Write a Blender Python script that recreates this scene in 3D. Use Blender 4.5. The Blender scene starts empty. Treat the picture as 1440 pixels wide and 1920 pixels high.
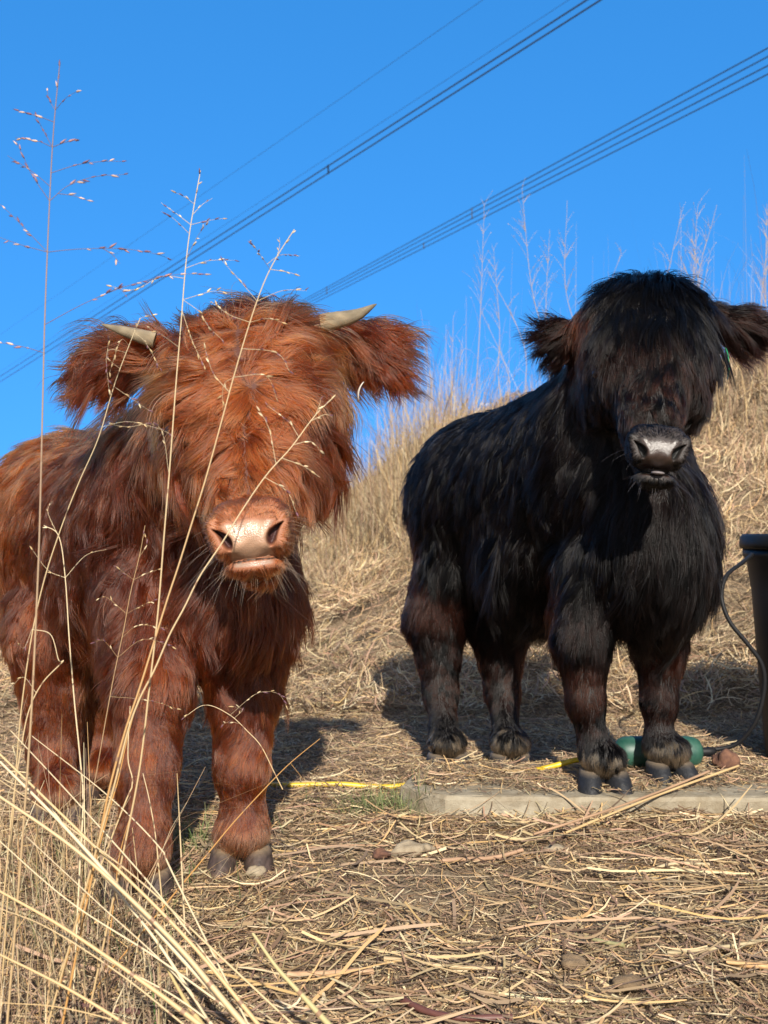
import bpy, bmesh, math
import numpy as np
from mathutils import Vector, Matrix, kdtree

SC = bpy.context.scene
COL = SC.collection
R = math.radians

# ------------------------------------------------------------------ camera, world, sun, exposure
CAM_H, F, PITCH = 0.485, 2059.0, math.atan(40 / 2059.0)
cam_d = bpy.data.cameras.new("camera"); cam = bpy.data.objects.new("camera", cam_d); COL.objects.link(cam)
cam.location = (0, 0, CAM_H); cam.rotation_euler = (math.pi / 2 + PITCH, 0, 0)
cam_d.sensor_fit = 'VERTICAL'; cam_d.sensor_height = 36.0; cam_d.lens = 36.0 * F / 1920
cam_d.clip_start = 0.05; cam_d.clip_end = 3000
cam_d.dof.use_dof = True; cam_d.dof.focus_distance = 1.42; cam_d.dof.aperture_fstop = 12.0
SC.camera = cam

SUN_EL, SUN_AZ = R(30), R(5)
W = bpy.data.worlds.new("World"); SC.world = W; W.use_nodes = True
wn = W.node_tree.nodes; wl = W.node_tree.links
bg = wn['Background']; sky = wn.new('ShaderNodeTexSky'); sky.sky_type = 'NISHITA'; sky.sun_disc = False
sky.sun_elevation = SUN_EL; sky.sun_rotation = math.pi - SUN_AZ; sky.altitude = 300
sky.air_density = 1.0; sky.dust_density = 0.2; sky.ozone_density = 2.0
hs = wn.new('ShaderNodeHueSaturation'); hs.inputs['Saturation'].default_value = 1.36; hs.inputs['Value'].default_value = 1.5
tc = wn.new('ShaderNodeTexCoord'); va = wn.new('ShaderNodeVectorMath'); va.operation = 'ADD'; va.inputs[1].default_value = (0, 0, .55)
vn = wn.new('ShaderNodeVectorMath'); vn.operation = 'NORMALIZE'; wl.new(tc.outputs['Generated'], va.inputs[0]); wl.new(va.outputs[0], vn.inputs[0]); wl.new(vn.outputs[0], sky.inputs['Vector'])
# sky behind the camera made whiter and dimmer, to weaken the blue fill in shadows
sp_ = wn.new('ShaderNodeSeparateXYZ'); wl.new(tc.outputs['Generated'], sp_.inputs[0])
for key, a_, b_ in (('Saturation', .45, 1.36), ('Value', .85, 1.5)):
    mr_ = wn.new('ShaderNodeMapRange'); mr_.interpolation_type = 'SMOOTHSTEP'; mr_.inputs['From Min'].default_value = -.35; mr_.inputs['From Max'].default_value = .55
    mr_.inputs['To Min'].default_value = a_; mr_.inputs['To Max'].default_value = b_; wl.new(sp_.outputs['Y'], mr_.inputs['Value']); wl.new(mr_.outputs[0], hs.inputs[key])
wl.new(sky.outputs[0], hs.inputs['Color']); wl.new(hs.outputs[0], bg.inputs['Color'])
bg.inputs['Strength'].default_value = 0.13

sd = bpy.data.lights.new("sun", 'SUN'); sun = bpy.data.objects.new("sun", sd); COL.objects.link(sun)
sd.energy = 5.0; sd.angle = R(0.5); sd.color = (1.0, 0.93, 0.82)
S = Vector((math.sin(SUN_AZ) * math.cos(SUN_EL), -math.cos(SUN_AZ) * math.cos(SUN_EL), math.sin(SUN_EL)))
sun.rotation_euler = S.to_track_quat('Z', 'Y').to_euler()
SC.view_settings.view_transform = 'Standard'; SC.view_settings.look = 'None'
SC.view_settings.exposure = 0.95; SC.view_settings.gamma = 1.0
SC.render.engine = 'CYCLES'
SC.cycles_curves.shape = 'RIBBONS'
SC.cycles.max_bounces = 6; SC.cycles.transparent_max_bounces = 8

def P(px, py, d):
    """point seen at photo pixel (px, py) whose world y is d"""
    u, v = (px - 720) / F, (960 - py) / F
    c, s = math.cos(PITCH), math.sin(PITCH)
    r = np.array([u, c - v * s, s + v * c])
    return np.array([0, 0, CAM_H]) + r * (d / r[1])

# ------------------------------------------------------------------ helpers
def tag(o, label=None, cat=None, group=None, kind=None):
    if label: o['label'] = label
    if cat: o['category'] = cat
    if group: o['group'] = group
    if kind: o['kind'] = kind
    return o

def empty(name, loc, **kw):
    o = bpy.data.objects.new(name, None); COL.objects.link(o); o.location = tuple(float(v) for v in loc)
    o.empty_display_size = 0.05
    return tag(o, **kw)

def mesh_obj(name, v, f, mat, parent=None, cols=None, smooth=True, mats=None, rough=None):
    """v (n,3) world coordinates; f (m,3|4) array or list of tuples; cols (n,3) linear vertex colours"""
    v = np.asarray(v, dtype=np.float64)
    if parent is not None:
        v = v - np.array(parent.matrix_world.translation if parent.parent else parent.location)
        if parent.parent: v = v
    me = bpy.data.meshes.new(name)
    if isinstance(f, np.ndarray):
        k = f.shape[1]
        me.vertices.add(len(v)); me.vertices.foreach_set('co', v.astype(np.float32).ravel())
        me.loops.add(f.size); me.loops.foreach_set('vertex_index', f.astype(np.int32).ravel())
        me.polygons.add(len(f)); me.polygons.foreach_set('loop_start', np.arange(0, f.size, k, dtype=np.int32))
        me.update(calc_edges=True)
    else:
        me.from_pydata([tuple(a) for a in v], [], [tuple(int(i) for i in a) for a in f]); me.update()
    me.validate()
    me.materials.append(mat)
    if smooth: me.polygons.foreach_set('use_smooth', np.ones(len(me.polygons), dtype=bool))
    if cols is not None:
        a = me.color_attributes.new('col', 'FLOAT_COLOR', 'POINT')
        c4 = np.ones((len(v), 4), dtype=np.float32); c4[:, :cols.shape[1]] = cols
        a.data.foreach_set('color', c4.ravel())
    o = bpy.data.objects.new(name, me); COL.objects.link(o)
    if parent is not None: o.parent = parent
    return o

def curves_obj(name, pts, rad, cols, mat, parent=None):
    """pts (N,K,3) world, rad (N,K), cols (N,K,3)"""
    N, K, _ = pts.shape
    if parent is not None: pts = pts - np.array(parent.location)
    hc = bpy.data.hair_curves.new(name)
    hc.add_curves([K] * N)
    hc.attributes['position'].data.foreach_set('vector', pts.astype(np.float32).ravel())
    ra = hc.attributes.get('radius') or hc.attributes.new('radius', 'FLOAT', 'POINT')
    ra.data.foreach_set('value', rad.astype(np.float32).ravel())
    ca = hc.attributes.new('col', 'FLOAT_COLOR', 'POINT')
    c4 = np.ones((N, K, 4), dtype=np.float32); c4[..., :3] = cols
    ca.data.foreach_set('color', c4.ravel())
    hc.materials.append(mat)
    o = bpy.data.objects.new(name, hc); COL.objects.link(o)
    if parent is not None: o.parent = parent
    return o

def unit(a):
    a = np.asarray(a, dtype=float); n = np.linalg.norm(a, axis=-1, keepdims=True); return a / np.maximum(n, 1e-9)

def rng(seed): return np.random.default_rng(seed)

def spline(pts, n):
    """Catmull-Rom resample"""
    p = np.asarray(pts, dtype=float)
    if len(p) == 2: return p[0] + (p[1] - p[0]) * np.linspace(0, 1, n)[:, None]
    q = np.vstack([2 * p[0] - p[1], p, 2 * p[-1] - p[-2]])
    t = np.linspace(0, len(p) - 1 - 1e-6, n); i = t.astype(int); f = (t - i)[:, None]
    a, b, c, d = q[i], q[i + 1], q[i + 2], q[i + 3]
    return .5 * ((2 * b) + (c - a) * f + (2 * a - 5 * b + 4 * c - d) * f ** 2 + (3 * b - a - 3 * c + d) * f ** 3)

def noise3(p, scale, seed, n=5):
    """smooth vector noise from sums of sines, (M,3)->(M,3) in about -1..1"""
    g = rng(seed); out = np.zeros_like(p)
    for k in range(n):
        k3 = unit(g.normal(size=3)) * (2 * math.pi / scale) * g.uniform(.5, 1.7)
        ph = p @ k3
        out += np.sin(ph[:, None] + g.uniform(0, 6.28, 3)[None, :])
    return out / math.sqrt(n) * .9

# ---- vectorised tubes and ribbons
class Geo:
    def __init__(s): s.v = []; s.f = []; s.c = []; s.n = 0
    def add(s, v, f, c):
        s.v.append(v); s.f.append(f + s.n); s.n += len(v)
        c = np.asarray(c, dtype=float)
        s.c.append(np.broadcast_to(c, (len(v), 3)) if c.ndim == 1 else c)
    def build(s, name, mat, parent=None, smooth=True):
        return mesh_obj(name, np.vstack(s.v), np.vstack(s.f), mat, parent, np.vstack(s.c), smooth)

def tubes(pts, rad, sides=5):
    """pts (N,K,3), rad (N,K) -> v, quads (closed by tapering)"""
    N, K, _ = pts.shape
    t = np.gradient(pts, axis=1); t = unit(t)
    ref = np.where(np.abs(t[..., 2:3]) > .8, np.array([0, 1.0, 0]), np.array([0, 0, 1.0]))
    ref = np.broadcast_to(ref[:, :1], t.shape)
    a = unit(np.cross(t, ref)); b = np.cross(t, a)
    ang = np.arange(sides) * 2 * math.pi / sides
    v = pts[:, :, None] + rad[:, :, None, None] * (a[:, :, None] * np.cos(ang)[None, None, :, None] + b[:, :, None] * np.sin(ang)[None, None, :, None])
    v = v.reshape(-1, 3)
    n, k, s = np.meshgrid(np.arange(N), np.arange(K - 1), np.arange(sides), indexing='ij')
    base = (n * K + k) * sides; s2 = (s + 1) % sides
    f = np.stack([base + s, base + s2, base + sides + s2, base + sides + s], -1).reshape(-1, 4)
    return v, f

def ribbons(pts, side, wid):
    """pts (N,K,3), side (N,3)|(N,K,3), wid (N,K)"""
    N, K, _ = pts.shape
    if side.ndim == 2: side = side[:, None, :]
    l = pts - side * wid[..., None] * .5; r = pts + side * wid[..., None] * .5
    v = np.stack([l, r], 2).reshape(-1, 3)
    n, k = np.meshgrid(np.arange(N), np.arange(K - 1), indexing='ij')
    b = (n * K + k) * 2
    f = np.stack([b, b + 1, b + 3, b + 2], -1).reshape(-1, 4)
    return v, f

# ------------------------------------------------------------------ materials
def new_mat(name):
    m = bpy.data.materials.new(name); m.use_nodes = True
    return m, m.node_tree.nodes, m.node_tree.links, m.node_tree.nodes['Principled BSDF']

def attr_mat(name, rough=.6, spec=.4, translucent=0.0, bump=None, coat=0):
    m, n, l, b = new_mat(name)
    a = n.new('ShaderNodeAttribute'); a.attribute_name = 'col'
    l.new(a.outputs['Color'], b.inputs['Base Color'])
    b.inputs['Roughness'].default_value = rough; b.inputs['Specular IOR Level'].default_value = spec
    b.inputs['Coat Weight'].default_value = coat
    if bump:
        t = n.new('ShaderNodeTexNoise'); t.inputs['Scale'].default_value = bump[0]; t.inputs['Detail'].default_value = 6
        bp = n.new('ShaderNodeBump'); bp.inputs['Strength'].default_value = bump[1]; bp.inputs['Distance'].default_value = bump[2]
        co = n.new('ShaderNodeTexCoord'); l.new(co.outputs['Object'], t.inputs['Vector'])
        l.new(t.outputs[0], bp.inputs['Height']); l.new(bp.outputs[0], b.inputs['Normal'])
    if translucent:
        tr = n.new('ShaderNodeBsdfTranslucent'); mx = n.new('ShaderNodeMixShader'); mx.inputs[0].default_value = translucent
        l.new(a.outputs['Color'], tr.inputs['Color']); l.new(b.outputs[0], mx.inputs[1]); l.new(tr.outputs[0], mx.inputs[2])
        l.new(mx.outputs[0], n['Material Output'].inputs['Surface'])
    return m

def hair_mat(name, rough=.3, radial=.6, coat=0.0, ior=1.55):
    m = bpy.data.materials.new(name); m.use_nodes = True
    n, l = m.node_tree.nodes, m.node_tree.links
    n.remove(n['Principled BSDF'])
    h = n.new('ShaderNodeBsdfHairPrincipled'); h.model = 'CHIANG'; h.parametrization = 'COLOR'
    a = n.new('ShaderNodeAttribute'); a.attribute_name = 'col'
    l.new(a.outputs['Color'], h.inputs['Color'])
    h.inputs['Roughness'].default_value = rough; h.inputs['Radial Roughness'].default_value = radial
    h.inputs['Coat'].default_value = coat; h.inputs['IOR'].default_value = ior
    l.new(h.outputs[0], n['Material Output'].inputs['Surface'])
    return m

M_straw = attr_mat('straw', .65, .25, .12)
M_stem = attr_mat('dry_stem', .5, .35, .0, bump=(900, .3, .0006))
M_reed = attr_mat('reed', .6, .3, .2)
M_skin = attr_mat('skin', .6, .3, bump=(260, .25, .002))
M_hair = hair_mat('fur', .32, .55, 0, 1.42)
M_hair_b = hair_mat('black_fur', .28, .5, 0, 1.24)
M_whisk = hair_mat('whisker', .3, .4)

# muzzle skin: rough from vertex alpha stored in 'wet'
def body_mat(name):
    m, n, l, b = new_mat(name)
    a = n.new('ShaderNodeAttribute'); a.attribute_name = 'col'; l.new(a.outputs['Color'], b.inputs['Base Color'])
    r = n.new('ShaderNodeAttribute'); r.attribute_name = 'wet'
    mr = n.new('ShaderNodeMapRange'); mr.inputs['To Min'].default_value = .75; mr.inputs['To Max'].default_value = .34
    l.new(r.outputs['Fac'], mr.inputs['Value']); l.new(mr.outputs[0], b.inputs['Roughness'])
    co = n.new('ShaderNodeTexCoord')
    v = n.new('ShaderNodeTexVoronoi'); v.inputs['Scale'].default_value = 620; l.new(co.outputs['Object'], v.inputs['Vector'])
    t = n.new('ShaderNodeTexNoise'); t.inputs['Scale'].default_value = 90; t.inputs['Detail'].default_value = 5; l.new(co.outputs['Object'], t.inputs['Vector'])
    ad = n.new('ShaderNodeMath'); ad.operation = 'ADD'; l.new(v.outputs['Distance'], ad.inputs[0]); l.new(t.outputs[0], ad.inputs[1])
    bp = n.new('ShaderNodeBump'); bp.inputs['Strength'].default_value = .4; bp.inputs['Distance'].default_value = .0007
    l.new(ad.outputs[0], bp.inputs['Height']); l.new(bp.outputs[0], b.inputs['Normal'])
    b.inputs['Subsurface Weight'].default_value = .08; b.inputs['Subsurface Radius'].default_value = (.01, .004, .002); b.inputs['Subsurface Scale'].default_value = .3
    return m
M_body = body_mat('calf_skin')

def simple_mat(name, color, rough=.5, noise=None, bump=None, spec=.5, metallic=0):
    m, n, l, b = new_mat(name)
    b.inputs['Roughness'].default_value = rough; b.inputs['Specular IOR Level'].default_value = spec; b.inputs['Metallic'].default_value = metallic
    b.inputs['Base Color'].default_value = (*color, 1)
    co = n.new('ShaderNodeTexCoord')
    if noise:
        t = n.new('ShaderNodeTexNoise'); t.inputs['Scale'].default_value = noise[0]; t.inputs['Detail'].default_value = 8; t.inputs['Roughness'].default_value = .65
        l.new(co.outputs['Object'], t.inputs['Vector'])
        r = n.new('ShaderNodeValToRGB'); r.color_ramp.elements[0].position = .38; r.color_ramp.elements[1].position = .66
        r.color_ramp.elements[0].color = (*noise[1], 1); r.color_ramp.elements[1].color = (*color, 1)
        l.new(t.outputs[0], r.inputs[0]); l.new(r.outputs[0], b.inputs['Base Color'])
    if bump:
        t2 = n.new('ShaderNodeTexNoise'); t2.inputs['Scale'].default_value = bump[0]; t2.inputs['Detail'].default_value = 9; t2.inputs['Roughness'].default_value = .7
        l.new(co.outputs['Object'], t2.inputs['Vector'])
        bp = n.new('ShaderNodeBump'); bp.inputs['Strength'].default_value = bump[1]; bp.inputs['Distance'].default_value = bump[2]
        l.new(t2.outputs[0], bp.inputs['Height']); l.new(bp.outputs[0], b.inputs['Normal'])
    return m

# ------------------------------------------------------------------ terrain
def sstep(t): t = np.clip(t, 0, 1); return t * t * (3 - 2 * t)
HX = [-40, -6, -2.3, -1.2, -.6, -.25, .05, .35, .88, 2.27, 4, 40]
HZ = [.05, .15, .26, .36, .48, .64, .90, 1.10, 1.24, 1.50, 1.85, 2.8]
def gz(x, y):
    x = np.asarray(x, float); y = np.asarray(y, float)
    H = (np.interp(x - .15, HX, HZ) + np.interp(x, HX, HZ) + np.interp(x + .15, HX, HZ)) / 3
    foot = np.interp(x, [-3, -.5, .3, 1.2, 3], [4.2, 3.5, 3.0, 2.75, 2.6])
    crest = np.interp(x, [-3, -.5, .9, 2.3, 5], [8.5, 7.2, 6.6, 5.6, 5.2])
    t = np.clip((y - foot) / (crest - foot), 0, 1)
    z = H * (.75 * t ** 1.15 + .25 * sstep(t))
    z = z - np.clip((y - crest) * .03, 0, None)
    z = np.where(y > crest + 3, z - (y - crest - 3) * .02, z)
    z = np.maximum(z, -3.0)
    n = .006 * np.sin(x * 9 + 1.3 * np.sin(y * 7)) * np.cos(y * 11 + x * 3) + .004 * np.sin(x * 31 + y * 17) * np.sin(y * 27 - x * 8)
    n2 = (.04 * np.sin(x * 2.1 + y * 1.3) * np.sin(y * 2.7 - x) + .035 * np.sin(x * 6.1 + 2 * np.sin(y * 3)) * np.sin(y * 7.7 + x * 2) + .018 * np.sin(x * 15 + y * 9) * np.sin(y * 17 - 5 * x)) * t
    return z + n * np.clip((y - .3), 0, 1) + n2

def grow(lo, hi, step, far, k=1.16):
    a = list(np.arange(lo, hi + 1e-6, step)); s = step; p = hi
    while p < far: s *= k; p += s; a.append(p)
    return a
xs = np.array(sorted(set(grow(0, 1.6, .02, 900)) | set(-v for v in grow(0, 1.6, .02, 900))))
ys = np.array(sorted(set([-v + .6 for v in grow(0, .02, .05, 60, 1.3)][1:]) | set(grow(.6, 7.5, .025, 1500))))
X, Y = np.meshgrid(xs, ys, indexing='xy'); Z = gz(X, Y)
gi = np.arange(X.size).reshape(X.shape)
gf = np.stack([gi[:-1, :-1], gi[:-1, 1:], gi[1:, 1:], gi[1:, :-1]], -1).reshape(-1, 4)

m, n, l, b = new_mat('dirt')
co = n.new('ShaderNodeTexCoord')
t1 = n.new('ShaderNodeTexNoise'); t1.inputs['Scale'].default_value = 3.2; t1.inputs['Detail'].default_value = 9; t1.inputs['Roughness'].default_value = .7
t2 = n.new('ShaderNodeTexNoise'); t2.inputs['Scale'].default_value = 140; t2.inputs['Detail'].default_value = 6; t2.inputs['Roughness'].default_value = .7
for t in (t1, t2): l.new(co.outputs['Object'], t.inputs['Vector'])
r1 = n.new('ShaderNodeValToRGB'); r1.color_ramp.elements[0].position = .35; r1.color_ramp.elements[1].position = .68
r1.color_ramp.elements[0].color = (.18, .13, .082, 1); r1.color_ramp.elements[1].color = (.32, .245, .16, 1)
r2 = n.new('ShaderNodeValToRGB'); r2.color_ramp.elements[0].position = .3; r2.color_ramp.elements[1].position = .7
r2.color_ramp.elements[0].color = (.45, .45, .45, 1); r2.color_ramp.elements[1].color = (1.25, 1.25, 1.25, 1)
mx = n.new('ShaderNodeMix'); mx.data_type = 'RGBA'; mx.blend_type = 'MULTIPLY'; mx.inputs[0].default_value = 1
l.new(t1.outputs[0], r1.inputs[0]); l.new(t2.outputs[0], r2.inputs[0]); l.new(r1.outputs[0], mx.inputs[6]); l.new(r2.outputs[0], mx.inputs[7])
l.new(mx.outputs[2], b.inputs['Base Color']); b.inputs['Roughness'].default_value = .95; b.inputs['Specular IOR Level'].default_value = .1
bp = n.new('ShaderNodeBump'); bp.inputs['Strength'].default_value = .9; bp.inputs['Distance'].default_value = .006
l.new(t2.outputs[0], bp.inputs['Height']); l.new(bp.outputs[0], b.inputs['Normal'])
M_dirt = m
tag(mesh_obj('ground', np.stack([X, Y, Z], -1).reshape(-1, 3), gf, M_dirt), kind='structure')

# ------------------------------------------------------------------ implicit-surface calf
class Shape:
    def __init__(s): s.p = []; s.sub = []
    def cone(s, a, b, ra, rb, tg, k=.03): s.p.append(('c', np.array(a, float), np.array(b, float), ra, rb, tg, k))
    def ell(s, c, r, tg, k=.03, M=None):
        s.p.append(('e', np.array(c, float), np.array(r, float), np.eye(3) if M is None else np.array(M, float), None, tg, k))
    def cut(s, c, r, M, k=.004): s.sub.append(('e', np.array(c, float), np.array(r, float), np.array(M, float), None, 'cut', k))
    @staticmethod
    def d(q, x):
        if q[0] == 'c':
            a, b, ra, rb = q[1:5]; ab = b - a
            t = np.clip(((x - a) @ ab) / (ab @ ab), 0, 1)
            return np.linalg.norm(x - a - t[:, None] * ab, axis=1) - (ra + (rb - ra) * t)
        c, r, M = q[1:4]; y = (x - c) @ M.T
        k0 = np.linalg.norm(y / r, axis=1); k1 = np.linalg.norm(y / r ** 2, axis=1)
        return np.where(k1 > 1e-9, k0 * (k0 - 1) / np.maximum(k1, 1e-9), -r.min())
    def bounds(s, q, pad):
        if q[0] == 'c':
            m = max(q[3], q[4]) + pad; return np.minimum(q[1], q[2]) - m, np.maximum(q[1], q[2]) + m
        m = q[2].max() + pad; return q[1] - m, q[1] + m
    def field(s, x):
        out = np.full(len(x), 1.0)
        for q in s.p: out = s.smin(out, s.d(q, x), q[6])
        for q in s.sub: out = -s.smin(-out, s.d(q, x), q[6])
        return out
    @staticmethod
    def smin(a, b, k):
        h = np.clip(.5 + .5 * (b - a) / k, 0, 1); return b + (a - b) * h - k * h * (1 - h)
    def grad(s, x, e=.0008):
        g = np.stack([s.field(x + np.eye(3)[i] * e) - s.field(x - np.eye(3)[i] * e) for i in range(3)], -1)
        return unit(g)
    def mesh(s, h):
        lo = np.min([s.bounds(q, .03)[0] for q in s.p], 0); hi = np.max([s.bounds(q, .03)[1] for q in s.p], 0)
        n = np.ceil((hi - lo) / h).astype(int) + 1
        Fd = np.full(n, 1.0)
        ax = [lo[i] + np.arange(n[i]) * h for i in range(3)]
        def blk(q, pad):
            a, b = s.bounds(q, pad); i0 = np.maximum(((a - lo) / h).astype(int), 0); i1 = np.minimum(((b - lo) / h).astype(int) + 2, n)
            sl = tuple(slice(i0[i], i1[i]) for i in range(3))
            g = np.stack(np.meshgrid(*[ax[i][sl[i]] for i in range(3)], indexing='ij'), -1)
            return sl, g
        for q in s.p:
            sl, g = blk(q, .05); d = s.d(q, g.reshape(-1, 3)).reshape(g.shape[:3]); Fd[sl] = s.smin(Fd[sl], d, q[6])
        sg = Fd < 0
        c = np.zeros(np.array(sg.shape) - 1, dtype=int)
        for a in (0, 1):
            for b_ in (0, 1):
                for e in (0, 1): c += sg[a:a + c.shape[0], b_:b_ + c.shape[1], e:e + c.shape[2]]
        act = (c > 0) & (c < 8); idx = -np.ones(act.shape, dtype=int); idx[act] = np.arange(act.sum())
        v = lo + (np.argwhere(act) + .5) * h
        fs = []
        for axis in range(3):
            A = np.take(sg, range(0, sg.shape[axis] - 1), axis); B = np.take(sg, range(1, sg.shape[axis]), axis)
            w = np.argwhere(A != B); flip = A[tuple(w.T)]
            o1, o2 = [i for i in range(3) if i != axis]
            if axis == 1: o1, o2 = o2, o1
            def at(d1, d2):
                q = w.copy(); q[:, o1] += d1; q[:, o2] += d2; return idx[tuple(q.T)]
            qd = np.stack([at(-1, -1), at(0, -1), at(0, 0), at(-1, 0)], -1)
            qd[~flip] = qd[~flip][:, ::-1]
            fs.append(qd)
        f = np.vstack(fs)
        return v, f
    def project(s, v, it=4, e=.0008):
        for _ in range(it):
            d = s.field(v); g = np.stack([s.field(v + np.eye(3)[i] * e) - s.field(v - np.eye(3)[i] * e) for i in range(3)], -1) / (2 * e)
            st = d / np.maximum((g ** 2).sum(1), .2)
            v = v - np.clip(st, -.006, .006)[:, None] * g
        return v
    def weights(s, x, tags, soft=.014):
        D = np.full((len(tags), len(x)), 1.0)
        for q in s.p:
            if q[5] in tags: i = tags.index(q[5]); D[i] = np.minimum(D[i], s.d(q, x))
        w = np.exp(-(D - D.min(0)) / soft); return w / w.sum(0)

TAGS = ['trunk', 'belly', 'neck', 'head', 'cheek', 'muzzle', 'ear', 'thigh', 'shin', 'foot', 'chin']

def calf(C):
    g = rng(C['seed'])
    root = empty(C['name'], C['root'], label=C['label'], cat='calf')
    sh = Shape()
    poll, nose = C['poll'], C['nose']
    en = unit(nose - poll); ex = np.array([math.cos(C['roll']), C.get('yaw', 0), math.sin(C['roll'])]); ex = unit(ex - en * (ex @ en)); ef = np.cross(en, ex)
    L = np.linalg.norm(nose - poll)
    hs = C['hs']; H = lambda x, n_, f_: poll + ex * x * hs + en * n_ * (L / .355) + ef * f_ * hs
    MH = np.stack([ex, en, ef])
    # nose frame: looks out towards where the pad faces
    no = unit(en * .62 + ef * .80); no = unit(no - ex * (no @ ex)); nu = np.cross(no, ex); nu = nu if nu[2] > 0 else -nu
    N = lambda x, u, o: nose + ex * x + nu * u + no * o
    MN = np.stack([ex, nu, no])
    def q(x): return (x - nose) @ MN.T
    # head
    sh.ell(H(0, .068, -.088), A([.107, .088, .085]) * hs, 'head', .03, MH)
    sh.ell(H(0, .130, -.062), A([.098, .095, .058]) * hs, 'head', .03, MH)
    sh.cone(H(0, .14, -.08), H(0, .26, -.062), .078 * hs, .052, 'head', .03)
    for s_ in (-1, 1):
        sh.ell(H(.060 * s_, .155, -.11), A([.045, .085, .07]) * hs, 'cheek', .03, MH)
    sh.cone(H(0, .12, -.16), N(0, -.040, -.055), .055, .024, 'cheek', .03)
    # muzzle
    sh.ell(N(0, .004, -.052), (.043, .036, .050), 'muzzle', .012, MN)
    for s_ in (-1, 1):
        sh.ell(N(.026 * s_, .003, -.034), (.0215, .033, .034), 'muzzle', .010, MN)
        a = R(-52) * s_   # raised outer wing of the nostril
        ax1 = ex * (-s_ * .50) + nu * -.86
        sh.cone(N(.0405 * s_, .014, -.010), N(.0330 * s_, -.012, -.006), .0075, .0085, 'muzzle', .006)
        sh.cone(N(.0235 * s_, .012, -.004), N(.0140 * s_, -.010, -.002), .0055, .0065, 'muzzle', .008)
    sh.ell(N(0, -.004, -.014), (.027, .024, .018), 'muzzle', .010, MN)
    sh.ell(N(0, C['lip_u'] - .002, -.032), (.033, .0115, .027), 'chin', .005, MN)
    sh.ell(N(0, C['lip_u'] + .0035, -.017), (.022, .0045, .011), 'chin', .003, MN)
    # ears
    ears = []
    for (eb, et) in C['ears']:
        ax_ = unit(et - eb); up = unit(np.array([0, 0, 1.0]) - ax_ * ax_[2]); th = np.cross(ax_, up)
        ln = np.linalg.norm(et - eb)
        sh.ell((eb + et) / 2, (ln * .62, .036, .013), 'ear', .012, np.stack([ax_, up, th]))
        sh.cone(eb - ax_ * .03, eb + ax_ * .02, .028, .020, 'ear', .02)
        ears.append((eb, et, ax_))
    for c in C['body']:
        if c[0] == 'e': sh.ell(c[1], c[2], c[3], .05)
        else: sh.cone(H(*c[1][1]) if isinstance(c[1], tuple) and c[1][0] == 'H' else c[1], H(*c[2][1]) if isinstance(c[2], tuple) and c[2][0] == 'H' else c[2], c[3], c[4], c[5], .05)
    feet = []
    for lg in C['legs']:
        p = lg['p']; r = lg['r']
        for i in range(len(p) - 1):
            sh.cone(p[i], p[i + 1], r[i], r[i + 1], lg['t'][i], .02)
        feet.append((p[-1], lg['toe'], lg['g'], lg.get('s', 1)))
        sh.ell(p[-1] + np.array([0, 0, .006]), (.036, .036, .022), 'foot', .02)
    v, f = sh.mesh(.0075)
    v = sh.project(v, 3)
    # refine the muzzle
    bm = bmesh.new()
    for a in v: bm.verts.new(a)
    bm.verts.ensure_lookup_table()
    for a in f:
        try: bm.faces.new([bm.verts[int(i)] for i in a])
        except ValueError: pass
    qq = q(v); near = (np.abs(qq[:, 0]) < .062) & (qq[:, 1] > -.07) & (qq[:, 1] < .05) & (qq[:, 2] > -.045)
    ed = [e for e in bm.edges if near[e.verts[0].index] and near[e.verts[1].index]] if bm.verts.index_update() is None else []
    bmesh.ops.subdivide_edges(bm, edges=ed, cuts=5, use_grid_fill=True)
    bm.verts.index_update()
    v = np.array([a.co[:] for a in bm.verts]); faces = [[x.index for x in fc.verts] for fc in bm.faces]
    bm.free()
    v = sh.project(v, 5)
    qq = q(v); x_, u_, o_ = qq.T; ax_ = np.abs(x_)
    # press in the nostrils and the mouth
    def slit(s_):
        la = unit(np.array([-s_ * .60, -.80])); dx = x_ - .0275 * s_; du = u_ + .0005
        a1 = dx * la[0] + du * la[1]; a2 = (dx * -la[1] + du * la[0]) * s_
        wid = .0015 + .0034 * sstep((a1 + .014) / .020)          # comma: wide low end, thin high end
        return np.hypot(np.maximum(np.abs(a1) - .006, 0) / .0085, (a2 - .0015 * (a1 / .01) ** 2) / wid)
    fr_ = sstep((o_ + .030) / .01)
    rs = np.minimum(slit(-1), slit(1)); dig = sstep((1.35 - rs) / .75) * fr_
    mth = np.hypot(x_ / .034, (u_ - C['mouth_u'] + 3.0 * x_ ** 2) / C['gap']); mdig = sstep((1.4 - mth) / .9) * fr_
    v = v - no * (dig * .013 + mdig * (.0005 + C['gap'] * 2.5))[:, None]
    # skin colours
    front = sstep((o_ + .040) / .02)
    padw = np.interp(u_, [-.03, -.022, -.008, .004, .02], [.0250, .0225, .0185, .0225, .036])
    pad = sstep((padw - ax_) / .003 + .5) * sstep((.0185 - .15 * ax_ - u_) / .004) * sstep((u_ - C['mouth_u'] - .001) / .002) * front
    cols = np.tile(np.array(C['skin']), (len(v), 1)).astype(float)
    zone = front * sstep((.046 + .004 - np.hypot(ax_, u_ * .9)) / .008)
    cols = cols * (1 - zone[:, None]) + np.array(C['wing']) * zone[:, None]
    nz = noise3(v, .012, 5)[:, :1]
    cols = cols * (1 - pad[:, None]) + np.array(C['pad']) * (1 + .13 * nz) * pad[:, None]
    spot = np.exp(-((x_ / .012) ** 2 + ((u_ + .018) / .006) ** 2)) * pad
    cols = cols * (1 - .35 * spot[:, None])
    topred = np.exp(-((x_ / .022) ** 2 + ((u_ - .017) / .006) ** 2)) * front
    cols = cols * (1 - .6 * topred[:, None]) + np.array(C['wing']) * .6 * topred[:, None]
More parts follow.
